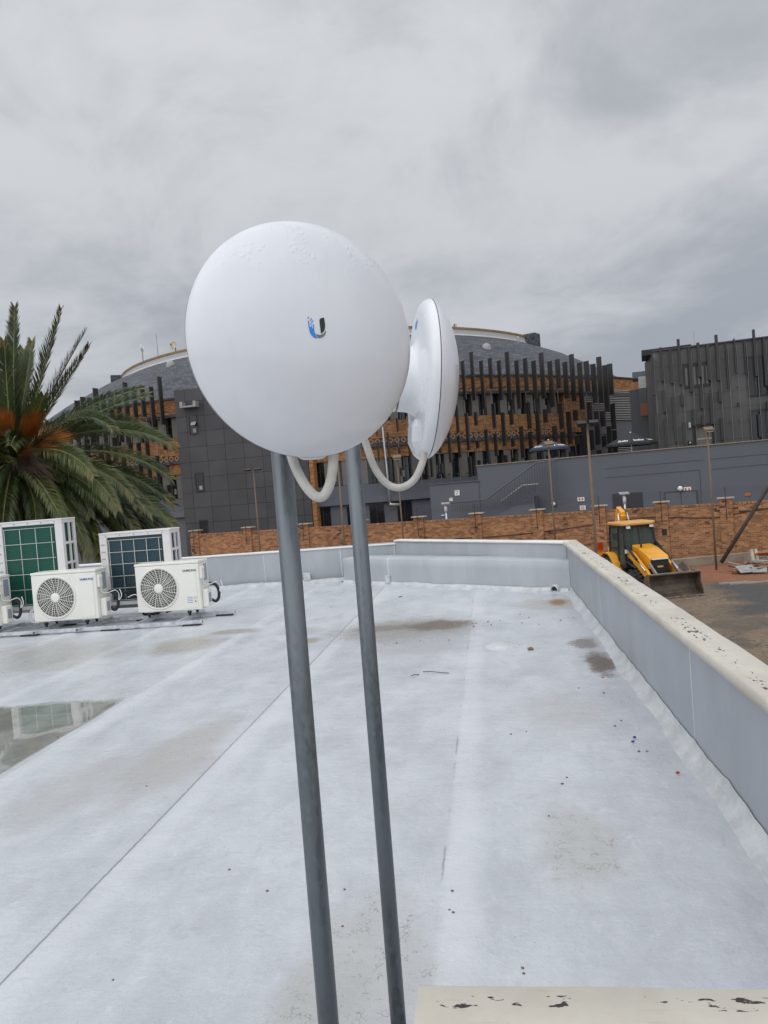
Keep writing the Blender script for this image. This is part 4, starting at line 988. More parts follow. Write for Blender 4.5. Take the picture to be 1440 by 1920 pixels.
# vertical fins
Tr = [22.8, 28.05, 33.41, 39.19, 45.16, 51.82]; cols = []
for i in range(len(Tr)-1):
    for j in range(4): cols.append((Tr[i]+(Tr[i+1]-Tr[i])*j/4, j))
cols += [(51.82, 0), (53.4, 1), (55.0, 2)]
cols += [(22.8-1.33*i, (-i) % 4) for i in range(1, 7)]
for i in range(0, 12): cols.append((-13.0-1.417*i, (i) % 4))
PAT = {0: [(12.0, 8.05), (7.1, 6.1), (4.8, 4.2), (3.2, 2.5)], 1: [(11.3, 7.3), (5.8, 3.1)], 2: [(11.5, 8.9), (7.75, 5.7), (5.3, 3.6)], 3: [(11.3, 8.2), (7.0, 4.2), (3.5, 2.1)]}
RF = 36.0
nf = 0
for ci, (ph, typ) in enumerate(cols):
    a = R_(ph); rad = V((math.sin(a), -math.cos(a), 0)); Rm = Matrix.Rotation(a, 3, 'Z')
    segs = PAT[typ]
    if ph < 24 and ph > 0 and typ in (1, 3): segs = [segs[0], (5.9, 2.2)]
    jit = random.uniform(-.12, .12)
    lo = 2.0 if ph < 40 else 2.3
    for (zt, zb) in segs:
        if ph > 49: zb -= .3
        zt += jit if zt < 9 else 0; zb += random.uniform(-.15, .15)
        k = MB(); k.box(cp_(ph, RF, (zt+zb)/2), (.10, .48, zt-zb), Rm); k.build('fin', M['fin'], mbld); nf += 1
    k = MB(); k.box(cp_(ph, RF-.22, (segs[0][0]-.4+lo-.4)/2), (.06, .05, segs[0][0]-lo), Rm); 
    for zz in (9.2, 8.85, 5.0, 2.3):
        if zz > lo: k.box(cp_(ph, RF-.55, zz), (.05, .7, .09), Rm)
    k.build('fin_rod', M['rod'], mbld)
# flat wing at the right end with pale louvred screens
SA = cp_(50.0, RE-.1, 0); SB = at(1197, 740, 76.0); SB.z = 0
sd_ = (SB-SA).normalized(); sang = math.atan2(sd_.y, sd_.x); sn = V((sd_.y, -sd_.x, 0)); sn = sn if sn.y < 0 else -sn; SL = (SB-SA).length
def wpt(px, py): return onpl(px, py, tuple(SA), tuple(SB))
def wslab(nm, mat, z0, z1, off, th, uv=None, x0=0, x1=None):
    x1 = SL if x1 is None else x1; k = MB(); m_ = SA+sd_*((x0+x1)/2)+sn*(off-th/2); k.box((m_.x, m_.y, (z0+z1)/2), (x1-x0, th, z1-z0), sang); return k.build(nm, mat, mbld, uv=uv)
wslab('wall', M['grey_wall'], GZ, 8.75, 0, 3.0); wslab('brick_band', M['brick_band'], 9.0, 10.36, .05, 3.0, 'wall'); wslab('gutter_ledge', M['grey_wall_dark'], 8.752, 8.998, .22, 1.0); wslab('gutter_ledge', M['slate'], 10.363, 10.5, .18, 4.0)
for (xa, ya, xb, yb) in ((1092, 733, 1187, 787), (1150, 831, 1189, 848)):
    p, q = wpt(xa, ya), wpt(xb, yb); z1 = (p.z+wpt(xb, ya-6).z)/2; z0 = q.z; a_, c_ = (p-SA).dot(sd_), (q-SA).dot(sd_)
    wslab('louvre_backing', M['void_shade'], z0-.05, z1+.05, .03, .05, None, a_, c_)
    k = MB(); z = z0
    while z < z1:
        P_, Q_ = SA+sd_*a_+sn*.10, SA+sd_*c_+sn*.10; k.bar((P_.x, P_.y, z), (Q_.x, Q_.y, z), .11, .055); z += .165
    k.build('louvre', M['slat'], mbld)
# roof cone
RR, ZR0, ZR1 = 25.5, 10.33, 15.05
def cone_uv(q): r = math.hypot(q.x-CX, q.y-CY); return (math.atan2(q.x-CX, CY-q.y)*30, r*1.12)
k = MB(); vs = []; fs = []; n = 144; prof = [(RE+.15, 10.20), (RE+.15, 10.34), (32, 12.45), (28.5, 14.4), (RR, 15.72), (RR-6, 15.9)]
for i in range(n):
    p = 360*i/n
    for r, z in prof: vs.append(cp_(p, r, z))
for i in range(n):
    for q in range(len(prof)-1): j = (i+1) % n; fs.append([i*6+q, j*6+q, j*6+q+1, i*6+q+1])
k.add(vs, fs, 0, False); roof_ = k.build('roof', M['slate'], mbld, uv=cone_uv)
PL, PR = -60.5, 62.3
def ring(name, mat, R, z0, z1, th=.5):
    k = MB(); n = 80; vs = []; fs = []
    for i in range(n+1): p = PL+(PR-PL)*i/n; vs += [cp_(p, R, z0), cp_(p, R, z1), cp_(p, R-th, z1), cp_(p, R-th, z0)]
    for i in range(n):
        for q in range(4): r = (q+1) % 4; fs.append([i*4+q, i*4+r, (i+1)*4+r, (i+1)*4+q])
    k.add(vs, fs); return k.build(name, mat, roof_)
ring('roof_parapet', pmc('greyed_white_render', (.46, .46, .46), .7), RR, 15.4, 16.28); ring('parapet_trim', M['trim_ochre'], RR+.08, 16.283, 16.46, .7)
ring('flashing', M['white_paint'], RR+.12, 15.64, 15.78, .10)
for ph in (PL-1.2, PR+1.2):
    k = MB(); c0 = cp_(ph, RR-.4, 15.6); k.box(c0, (1.4, 3.0, 2.0), R_(ph)); k.build('roof_pier', M['slate'], roof_, uv='wall')
def cone_hit(px, py):
    lo, hi = 50, 95; P = None
    for i in range(400):
        D = lo+(hi-lo)*i/400; P = at(px, py, D); r = math.hypot(P.x-CX, P.y-CY)
        if r < RE and P.z <= 10.33+(RE-r)*(5.4/9.5)+.35: return P
    return None
for px, py in ((190, 711), (320, 685), (912, 653), (972, 639)):
    P = cone_hit(px, py)
    if P is None: print('dome miss', px); continue
    k = MB(); sz = .44 if px != 972 else .18
    k.lathe([(sz, -.2), (sz*.97, .05), (sz*.8, .28), (sz*.45, .42), (.001, .47)], Matrix.Translation(P), 20); k.build('skylight_dome', M['roof_dome'], roof_)
def ring_pt(px, py):
    for i in range(600):
        D = 60+i*.06; P = at(px, py, D)
        if math.hypot(P.x-CX, P.y-CY) < RR-1.0: return P
    return P
# roof-top aerials
P = ring_pt(266, 650); t = thing('aerial_mast', 'slim lattice aerial mast on the round roof, left of the whip aerial', 'aerial', (P.x, P.y, 15.3))
k = MB(); k.cyl((P.x, P.y, 15.2), (P.x, P.y, 18.3), .05, n=6); k.build('mast', M['rod'], t)
k = MB(); k.cyl((P.x-.12, P.y, 18.0), (P.x-.12, P.y, 18.7), .05, n=6); k.cyl((P.x+.14, P.y, 17.9), (P.x+.14, P.y, 18.5), .04, n=6); k.bar((P.x-.15, P.y, 18.2), (P.x+.17, P.y, 18.2), .05, .05); k.build('aerial_head', M['white_paint'], t)
P = ring_pt(294, 640); k = MB(); k.tube([(P.x, P.y, 15.2), (P.x, P.y, 17.2), (P.x, P.y, 19.1)], [.035, .028, .018], 5); tag(k.build('whip_aerial', M['rod']), 'thin whip aerial on the round roof beside the cream dish', 'aerial')
def sat_dish(px, py, r, lab, face):
    P = ring_pt(px, py); t = thing('satellite_dish', lab, 'satellite dish', (P.x, P.y, 15.3)); zc = P.z; n_ = V(face).normalized(); rt = V((0, 0, 1)).cross(n_).normalized(); up = n_.cross(rt)
    Mx = Matrix(((rt.x, up.x, n_.x, P.x), (rt.y, up.y, n_.y, P.y), (rt.z, up.z, n_.z, zc), (0, 0, 0, 1)))
    k = MB(); k.lathe([(.001, -.14*r), (r*.5, -.1*r), (r*.85, .05*r), (r, .16*r), (r*.99, .18*r), (r*.84, .08*r), (r*.5, -.06*r), (.001, -.1*r)], Mx, 28); k.build('reflector', M['dish_cream'], t)
    k = MB(); k.cyl((P.x+.1, P.y+.25, 15.2), (P.x+.1, P.y+.25, zc+.1), .06, n=8); k.bar((P.x+.1, P.y+.25, zc), (P.x, P.y+.05, zc), .06, .06); k.build('stand', M['rod'], t)
    k = MB(); k.bar(Mx @ V((0, -r*.9, .15*r)), Mx @ V((0, -r*.1, r*.9)), .04, .04); k.box(Mx @ V((0, -r*.1, r*.9)), (.12, .12, .14)); k.build('feed_arm', M['rod'], t)
sat_dish(325, 648, .44, 'cream satellite dish on the round roof left of the white antenna', (-.25, -.95, .25))
sat_dish(853, 611, .22, 'small satellite dish on the round roof edge right of the antennas', (-.3, -.9, .2))
# galvanised downpipe
k = MB(); pp = []
for px, py in ((717, 800), (727, 895), (731, 944), (734, 946), (750, 946)):
    P = cyl_hit(px, py, RE+.5); pp.append(P)
k.tube(pp[:3], .085, 8); k.tube([pp[2], pp[3], pp[4]], .11, 8); k.build('downpipe', M['galv_light'], mbld)

# dark panelled stair block in front of the curve
QA, QB = V((-24.19, 59.17, 0)), V((-13.57, 58.72, 0)); qd = (QB-QA).normalized(); qang = math.atan2(qd.y, qd.x)
pb_ = thing('panelled_block', 'tall flat block of dark grey square panels with narrow windows, behind the left antenna pole', 'building', (QA.x, QA.y, GZ))
k = MB(); mid_ = (QA+QB)/2; L = (QB-QA).length; k.box((mid_.x, mid_.y+1.5, (GZ-.2+10.75)/2), (L, 3.0, 10.75-GZ+.2), qang); k.build('wall', M['tile_panel'], pb_, uv='wall')
k = MB(); k.box((QB.x+.18, QB.y+.5, (GZ+4.8)/2), (.34, 1.0, 4.8-GZ), qang); k.build('brick_edge', M['brick_band'], pb_, uv='wall')
for (xa, ya, xb, yb) in ((354, 780, 371, 813), (366, 888, 383, 920), (374, 976, 391, 1010)):
    p, q = onpl(xa, ya, tuple(QA), tuple(QB)), onpl(xb, yb, tuple(QA), tuple(QB)); w = (q.x-p.x); h = p.z-q.z; c0 = (p+q)/2; k = MB()
    k.box(c0+V((0, -.01, 0)), (w, .05, h), qang, 1)
    for s in (-1, 1): k.box(c0+V((s*w/2, -.03, 0)), (.06, .08, h+.06), qang, 0); k.box(c0+V((0, -.032, s*h/2)), (w, .08, .06), qang, 0)
    k.box(c0+V((0, -.04, h*.08)), (w-.06, .04, .05), qang, 0)
    k.build('window', [M['win_frame'], M['glass']], pb_)
    if ya < 800:
        k = MB(); k.box(c0+V((.12, -.3, h*.05)), (w*.62, .04, h*.3), Matrix.Rotation(R_(-50), 3, 'X')); k.build('open_sash', M['roof_dome'], pb_)
    k = MB(); k.box(c0+V((.08, -.045, -h*.32)), (w*.4, .02, h*.22), qang); k.build('window_item', M['sheet_grey'], pb_)
p = onpl(358, 760, tuple(QA), tuple(QB)); k = MB(); k.box(p+V((0, -.35, -.15)), (1.35, .7, .12), qang); k.box(p+V((-.55, -.35, .08)), (.22, .7, .34), qang); k.box(p+V((.55, -.35, .08)), (.22, .7, .34), qang); k.build('lamp_box', M['roof_dome'], pb_)

# ------------------------------------------------------------------ grey terrace wall
GA, GB = V((-.36, 54.63, 0)), V((16.6, 48.06, 0)); gd = (GB-GA).normalized(); gang = math.atan2(gd.y, gd.x); gn = V((gd.y, -gd.x, 0)); gn = gn if gn.y < 0 else -gn
tw = thing('terrace_wall', 'blue grey rendered terrace wall with door and signs behind the brick wall', 'wall', (GA.x, GA.y, GZ))
def gp(px, py, off=0.0): return onpl(px, py, tuple(GA), tuple(GB))+gn*off
e0 = gp(808, 930); e1 = gp(897, 900); e2 = GB+gd*14
def gwall(a, c, z, th, name, mat='grey_wall'):
    k = MB(); m_ = (a+c)/2-gn*th/2; k.box((m_.x, m_.y, (GZ-.2+z)/2), ((c-a).length, th, z-GZ+.2), gang); return k.build(name, M[mat], tw)
gwall(e0, e1, 1.58, 3.2, 'wall'); gwall(e1+gd*.003, e2, 2.64, .5, 'wall')
k = MB(); m_ = (e1+e2)/2-gn*.2; k.box((m_.x, m_.y, 2.67), ((e2-e1).length+.1, .56, .06), gang); k.build('coping', M['kerb'], tw)
k = MB(); m_ = (e0+e1)/2-gn*.2; k.box((m_.x, m_.y, 1.61), ((e1-e0).length+.05, .56, .06), gang); k.build('coping', M['grey_wall'], tw)
k = MB(); m_ = (e1+e2)/2-gn*4.5; k.box((m_.x, m_.y, 1.4), ((e2-e1).length, 7.9, .4), gang); k.build('terrace_floor', M['cap_stone'], tw)
# groove lines
k = MB()
for (xa, ya, xb, yb) in ((1135, 879, 1320, 862), (1330, 861, 1440, 851), (1135, 896, 1312, 881), (1335, 880, 1440, 870), (1312, 881, 1315, 945)):
    k.bar(gp(xa, ya, .004), gp(xb, yb, .004), .02, .035)
k.build('joint_lines', pmc('joint_line', (.055, .06, .068)), tw)
k = MB(); p, q = gp(1149, 931), gp(1205, 945); k.box((p+q)/2+gn*.02, ((q-p).length*.97, .05, .95), gang)
for i in range(9): k.box((p+q)/2+gn*.05+V((0, 0, -.42+i*.105)), ((q-p).length*.95, .04, .025), gang)
k.build('vent_grille', pmc('vent_grey', (.05, .052, .055)), tw)
# double door
p, q = gp(1247, 922), gp(1308, 950); c0 = (p+q)/2; w = abs((q-p).dot(gd)); k = MB(); hh = 1.25
zt = gp(1277, 921).z; zb = GZ
dr = MB()
for s in (-1, 1): dr.box(c0+gd*(s*w/4)+gn*.03-V((0, 0, c0.z-(zt+zb)/2)), (w/2-.03, .05, zt-zb), gang)
d_ = dr.build('door', pmc('door_grey', (.115, .125, .14)), tw, bevel=.01)
k = MB()
for s in (-1, 1): k.box(c0+gd*(s*w/2)+gn*.035-V((0, 0, c0.z-(zt+zb)/2)), (.06, .09, zt-zb), gang)
k.box(V((c0.x, c0.y, zt))+gn*.035, (w, .09, .06), gang); k.build('door_frame', M['grey_wall_dark'], d_)
def sign(px, py, w, h, mats, label, paint):
    c0 = gp(px, py, .03); t = thing('wall_sign', label, 'sign', tuple(c0)); k = MB(); k.box(c0, (w, .03, h), gang); k.build('plate', M[mats[0]], t)
    k = MB(); paint(k, c0+gn*.018, w, h); k.build('symbol', M[mats[1]], t)
def arrow(k, c, w, h):
    # running-man block and a downward arrow
    L_ = lambda x, z: c+gd*x+V((0, 0, z))
    k.add([L_(w*.22-.03, h*.3), L_(w*.22+.03, h*.3), L_(w*.22+.03, 0), L_(w*.22+.11, 0), L_(w*.22, -h*.32), L_(w*.22-.11, 0), L_(w*.22-.03, 0)], [[0, 1, 2, 3, 4, 5, 6]])
    k.add([L_(-w*.33, -h*.3), L_(-w*.12, -h*.3), L_(-w*.12, h*.2), L_(-w*.2, h*.32), L_(-w*.33, h*.2)], [[0, 1, 2, 3, 4]])
def lines(k, c, w, h):
    L_ = lambda x, z: c+gd*x+V((0, 0, z))
    for i in range(4): z = h*.32-i*h*.2; k.add([L_(-w*.38, z), L_(w*(.38 if i % 2 else .2), z), L_(w*(.38 if i % 2 else .2), z-h*.09), L_(-w*.38, z-h*.09)], [[0, 1, 2, 3]])
def tri(k, c, w, h):
    L_ = lambda x, z: c+gd*x+V((0, 0, z)); k.add([L_(-w*.36, -h*.1), L_(w*.36, -h*.1), L_(0, h*.4)], [[0, 1, 2]])
def bar_(k, c, w, h):
    L_ = lambda x, z: c+gd*x+V((0, 0, z)); k.add([L_(-w*.4, -h*.2), L_(w*.4, -h*.2), L_(w*.4, h*.2), L_(-w*.4, h*.2)], [[0, 1, 2, 3]])
def slash(k, c, w, h):
    L_ = lambda x, z: c+gd*x+V((0, 0, z)); k.add([L_(-w*.3, -h*.38), L_(-w*.18, -h*.38), L_(w*.3, h*.3), L_(w*.18, h*.3)], [[0, 1, 2, 3]]); k.add([L_(-w*.38, h*.3), L_(w*.1, h*.3), L_(w*.1, h*.38), L_(-w*.38, h*.38)], [[0, 1, 2, 3]])
sign(1289, 917, .44, .26, ('sign_white', 'sign_red'), 'white exit sign with a red down arrow above the grey double door', arrow)
sign(1089.5, 936, .46, .26, ('sign_white', 'sign_red'), 'white sign with red arrow near the twin floodlight post', arrow)
sign(1093, 952, .38, .30, ('sign_white', 'sign_red'), 'small white notice with red print directly under the arrow sign by the post', lines)
sign(1263.5, 939, .25, .27, ('sign_white', 'sign_yellow'), 'white notice with a yellow triangle on the grey double door', tri)
sign(1402, 927, .32, .15, ('sign_orange', 'sign_red'), 'small orange plate on the terrace wall near the right frame edge', bar_)
sign(857.5, 924, .38, .38, ('sign_white', 'logo_grey'), 'larger white board on the terrace wall left of the staircase', slash)
sign(846, 936.5, .26, .24, ('sign_white', 'logo_grey'), 'smaller white board on the terrace wall, just below left of the larger board', slash)
sign(831, 966, .30, .14, ('sign_teal', 'sign_white'), 'small teal plate low on the terrace wall by a solar lamp', bar_)
for px, py, r, lb in ((1276, 916, .17, 'round white wall lamp beside the exit sign over the double door'), (1039, 945, .15, 'round white wall lamp right of the staircase')):
    c0 = gp(px, py, .12); t = thing('wall_lamp', lb, 'lamp', tuple(c0)); ax = gn
    sx = gd; Mx = Matrix(((sx.x, 0, ax.x, c0.x), (sx.y, 0, ax.y, c0.y), (0, 1, 0, c0.z), (0, 0, 0, 1)))
    k = MB(); k.lathe([(r*.85, -.03), (r, .02), (r*.85, .09), (r*.5, .14), (.001, .16)], Mx, 20); k.build('globe', M['globe'], t)
    k = MB(); k.lathe([(r*1.12, -.118), (r*1.12, -.02), (r*.8, -.02)], Mx, 20); k.build('base', M['black_metal'], t)
# outdoor staircase in front of the wall
sts = thing('staircase', 'grey metal staircase with barred railing in front of the terrace wall', 'staircase', tuple(gp(940, 960, .8)))
GO = V((GA.x, GA.y, 0))+gn*.9
def sp(px, py, off=.9): return onpl(px, py, tuple(V((GA.x, GA.y, 0))+gn*off), tuple(V((GB.x, GB.y, 0))+gn*off))
rl = [(848, 943), (912, 936), (1006, 867), (1043, 863)]
k = MB(); k.tube([sp(*p) for p in rl], .045, 6); k.build('railing', M['grey_wall'], sts)
k = MB(); nb = 42
for i in range(nb+1):
    px = 848+(1043-848)*i/nb
    for (xa, ya), (xb, yb) in zip(rl, rl[1:]):
        if xa <= px <= xb: y = ya+(yb-ya)*(px-xa)/(xb-xa); break
    p = sp(px, y); zb = sp(px, 960-(px-848)*.105).z if px < 1004 else sp(px, 941).z
    k.bar((p.x, p.y, zb), (p.x, p.y, p.z), .035, .035)
k.build('balusters', pmc('baluster_shade', (.055, .06, .07)), sts)  # coloured darker than the railing, standing in for the shadowed gaps
k = MB(); k.tube([sp(940, 940, .5), sp(980, 910, .5), sp(1010, 907.5, .5)], .055, 6); k.build('handrail', M['slat'], sts)
a_, c_ = sp(905, 960, .45), sp(1003, 905, .45); ns = 18; k = MB()
for i in range(ns):
    p = a_.lerp(c_, i/ns); p2 = a_.lerp(c_, (i+1)/ns); m_ = (p+p2)/2; k.box((m_.x, m_.y, (GZ+p2.z-.9)/2), (abs((p2-p).dot(gd))*1.0, .8, max(.1, p2.z-.9-GZ)), gang)
k.build('flight', M['grey_wall'], sts)
# solar lamps
for px, py, D, lb in ((1170, 925, 45.5, 'white solar lamp post in front of the dark vent grille'), (835, 944, 52, 'white solar lamp post near the teal plate')):
    P = at(px, py, D); t = thing('solar_lamp', lb, 'lamp', (P.x, P.y, GZ)); k = MB(); k.cyl((P.x, P.y, GZ), (P.x, P.y, P.z-.05), .055, n=10); k.build('post', M['white_cable'], t)
    k = MB(); k.cyl((P.x, P.y, P.z-.6), (P.x, P.y, P.z-.15), .10, n=10); k.build('lamp_body', M['white_cable'], t)
    k = MB(); k.box((P.x, P.y, P.z), (.56, .5, .05), Matrix.Rotation(R_(12), 3, 'X')); k.build('solar_panel', M['sheet_grey'], t)
# terrace parasols
def parasol(px, py, D, rr, fab, label, drop, az0):
    P = at(px, py, D); t = thing('parasol', label, 'parasol', (P.x, P.y, 1.6)); k = MB(); n = 8; vs = []; fs = []
    prof = [(.02, 0), (.35*rr, -.30*drop), (.7*rr, -.66*drop), (rr, -drop), (rr*1.0, -drop-.16)]
    for i in range(n):
        for r, z in prof: a = 2*math.pi*(i+.5)/n+az0; vs.append(P+V((r*math.cos(a), r*math.sin(a), z)))
    m_ = len(prof)
    for i in range(n):
        j = (i+1) % n
        for q in range(m_-1): fs.append([i*m_+q, j*m_+q, j*m_+q+1, i*m_+q+1])
    k.add(vs, fs); k.build('canopy', M[fab], t)
    k = MB(); k.cyl((P.x, P.y, 1.6), (P.x, P.y, P.z+.05), .05, n=10); k.build('post', M['white_cable'], t)
    k = MB()
    for i in range(n):
        a = 2*math.pi*(i+.5)/n+az0; k.bar(P+V((0, 0, -.25*drop-.1)), P+V((rr*.98*math.cos(a), rr*.98*math.sin(a), -drop-.03)), .03, .03)
    k.build('ribs', M['black_metal'], t)
    # blocky white lettering on the valance panels facing the yard
    k = MB()
    for i in range(n):
        a = 2*math.pi*(i+1)/n+az0; ap = rr*math.cos(math.pi/n)
        if math.sin(a) > -.25: continue
        tx = V((-math.sin(a), math.cos(a), 0)); nn_ = V((math.cos(a), math.sin(a), 0))
        for j in range(6):
            c0 = P+nn_*(ap*.86+.02)+tx*((j-2.5)*.13)+V((0, 0, -drop*.85+.02)); sl = math.atan2(drop*.34, rr*.3)
            up_ = (V((0, 0, 1))*math.sin(sl)-nn_*math.cos(sl)).normalized()
            h_ = .20 if j % 3 else .28
            k.add([c0-tx*.045, c0+tx*.045, c0+tx*.045+up_*h_, c0-tx*.045+up_*h_], [[0, 1, 2, 3]])
    k.build('canopy_print', M['sign_white'], t)
parasol(1028, 825, 57, 1.55, 'blue_fabric', 'blue black parasol with white print on the terrace behind a lamp post', .62, 0)
parasol(1182, 811, 58, 1.9, 'black_fabric', 'black parasol with white print beside the pale louvres on the terrace', .85, .2)

# ------------------------------------------------------------------ fin clad building at right
A2, B2 = V((13.144, 60.601, 0)), V((20.866, 59.087, 0)); d2 = (B2-A2).normalized(); ang2 = math.atan2(d2.y, d2.x); n2_ = V((d2.y, -d2.x, 0)); n2_ = n2_ if n2_.y < 0 else -n2_
rb = thing('fin_clad_building', 'charcoal clad building with thin vertical fins at the right edge', 'building', (A2.x, A2.y, GZ))
E2 = A2+d2*22; ZT = 10.27
k = MB(); corners = [A2, E2, E2-n2_*9, A2-n2_*6+V((-.6, 0, 0))]
k.hexa([V((p.x, p.y, GZ)) for p in corners]+[V((p.x, p.y, ZT)) for p in corners]); k.build('wall', M['clad'], rb)
k = MB(); m_ = (A2+E2)/2+n2_*.02; k.box((m_.x, m_.y, ZT+.05), ((E2-A2).length+.1, .3, .10), ang2); k.build('roof_edge', M['grey_wall_dark'], rb)
k = MB(); c0 = A2+d2*1.0-n2_*3; k.box((c0.x, c0.y, ZT+.2), (3.6, 3.5, .42), ang2); k.build('roof_plant_room', M['black_metal'], rb)
def bp(px, py, off=0): return onpl(px, py, tuple(A2), tuple(B2))+n2_*off
k = MB()
for i in range(7): z = 2.0+i*1.18; a_, c_ = A2+n2_*.004, E2+n2_*.004; k.bar((a_.x, a_.y, z), (c_.x, c_.y, z), .012, .02)
k.build('panel_joints', pmc('panel_joint', (.035, .034, .034)), rb)
def b4(u, v): return 1120+u/4.5, 600+v/4.5
F4 = [((475, 640), [(330, 640), (790, 1085)]), ((553, 700), [(240, 520), (595, 780), (835, 1085)]), ((631, 700), [(250, 540), (655, 1030)]), ((705, 700), [(170, 550), (635, 725), (865, 1070)]),
      ((790, 700), [(235, 610), (755, 895)]), ((868, 700), [(200, 485), (565, 750), (805, 890)]), ((946, 700), [(215, 515), (625, 880)]), ((1024, 700), [(135, 515), (600, 692), (830, 1012)]),
      ((1098, 700), [(205, 580)]), ((1172, 700), [(165, 452), (700, 728)]), ((1255, 700), [(175, 465)]), ((1340, 700), [(90, 480), (800, 990)]), ((1420, 700), [(150, 560), (690, 760)]), ((1500, 700), [(140, 500), (640, 900)]), ((1580, 700), [(60, 560)])]
for (u, _), segs in F4:
    P = bp(*b4(u, 560)); 
    for (va, vb) in segs:
        sh = (560-va)*-.062; za = bp(*b4(u+(va-560)*.072, va)).z; zb = bp(*b4(u+(vb-560)*.072, vb)).z
        wide = .42; fw = .19 if u < 1040 else (.15 if u > 1300 else .07)
        c0 = P+n2_*(wide/2+.12); k = MB(); k.box((c0.x, c0.y, (za+zb)/2), (fw, wide, za-zb), ang2); k.build('fin', M['fin'], rb)
    c0 = P+n2_*.3+d2*.13; k = MB(); k.box((c0.x, c0.y, (9.9+2.2)/2), (.035, .30, 7.7), ang2)
    for z in (9.4, 7.0, 4.6): k.box((P.x+n2_.x*.1, P.y+n2_.y*.1, z), (.06, .22, .07), ang2)
    k.build('fin_rod', M['rod'], rb)
def bwin(u0_, v0_, u1_, v1_, nm, bars, mats):
    p, q = bp(*b4(u0_, v0_)), bp(*b4(u1_, v1_)); c0 = (p+q)/2+n2_*.03; w = abs((q-p).dot(d2)); h = abs(p.z-q.z); k = MB(); k.box(c0, (w, .06, h), ang2, 1)
    for i in range(bars+1): k.box(c0+d2*(-w/2+w*i/bars)+n2_*.045, (.12, .07, h), ang2, 0)
    for s in (-1, 1): k.box(c0+V((0, 0, s*h/2))+n2_*.046, (w+.12, .074, .14), ang2, 0)
    if bars == 6:
        for i in range(6): k.box(c0+d2*(-w/2+w*(i+.5)/6)+n2_*.033-V((0, 0, .05)), (w/6*.62, .01, h*.8), ang2, 2)
    k.build(nm, mats, rb)
bwin(727, 385, 948, 545, 'window', 6, [M['win_frame'], M['glass'], pmc('pale_blind', (.22, .21, .19))])
bwin(1262, 320, 1480, 620, 'window', 4, [M['win_frame'], M['glass']])
bwin(1292, 770, 1500, 1015, 'window', 3, [M['win_frame'], M['glass']])
p, q = bp(*b4(815, 900)), bp(*b4(985, 1060)); c0 = (p+q)/2; w = abs((q-p).dot(d2)); h = abs(p.z-q.z); k = MB(); k.box(c0+n2_*.02, (w, .05, h), ang2, 1)
for s in (-1, 1): k.box(c0+d2*(s*w/2)+n2_*.12, (.22, .3, h+.2), ang2, 0)
k.box(c0+V((0, 0, h/2+.06))+n2_*.13, (w+.2, .3, .2), ang2, 0); k.box(c0-V((0, 0, h*.12))+n2_*.05, (w-.2, .03, .10), ang2, 2)
k.build('doorway', [M['black_metal'], pmc('pale_interior', (.20, .18, .15), .8), M['slat']], rb)
k = MB(); p = bp(*b4(778, 888), .12); k.box(p, (.18, .16, .42), ang2, 0); k.box(p+n2_*.09+V((.02, 0, 0)), (.08, .03, .34), ang2, 1); p = bp(*b4(782, 1035), .12); k.box(p, (.26, .14, .26), ang2, 2); k.box(p+n2_*.08, (.1, .03, .1), ang2, 1)
k.build('wall_light', [M['roof_dome'], M['sign_white'], M['black_metal']], rb)
# link between the two buildings
lk = thing('link_block', 'narrow grey link with a dark glazed slot between round and fin clad buildings', 'building', tuple(A2+V((-1.2, 3, GZ))))
p = at(1203, 700, 66); q = at(1222, 700, 66)
k = MB(); k.box((p.x+.5, p.y+1.5, (GZ+8.4)/2), (2.6, 3.0, 8.4-GZ), ang2); k.build('wall', M['grey_wall_dark'], lk)
k = MB(); k.box((p.x+.3, p.y+.6, 9.55), (1.9, 2.6, .55), ang2); k.build('roof', M['grey_wall'], lk)
a_ = at(1196, 706, 65.5); c_ = at(1208, 780, 65.5); z1, z0 = a_.z, c_.z; m_ = (a_+c_)/2
k = MB(); k.box((m_.x+.1, m_.y-.25, (z0+z1)/2), (.62, .08, z1-z0), ang2); k.box((m_.x+.1, m_.y-.32, z0+.55), (.58, .06, 1.0), ang2, 1); k.box((m_.x+.1, m_.y-.32, z1-.55), (.58, .06, 1.0), ang2, 2); k.build('glazed_slot', [M['glass'], pmc('rust_panel', (.20, .06, .025)), M['slat']], lk)
# distant roof masts
for px, py, D, h, lb in ((1300, 620, 75, 5, 'hair thin whip aerial above the fin clad building'),):
    P = at(px, py, D); k = MB(); k.tube([(P.x, P.y, ZT-.2), (P.x, P.y, P.z)], [.03, .012], 5); tag(k.build('whip_aerial', M['rod']), lb, 'aerial')

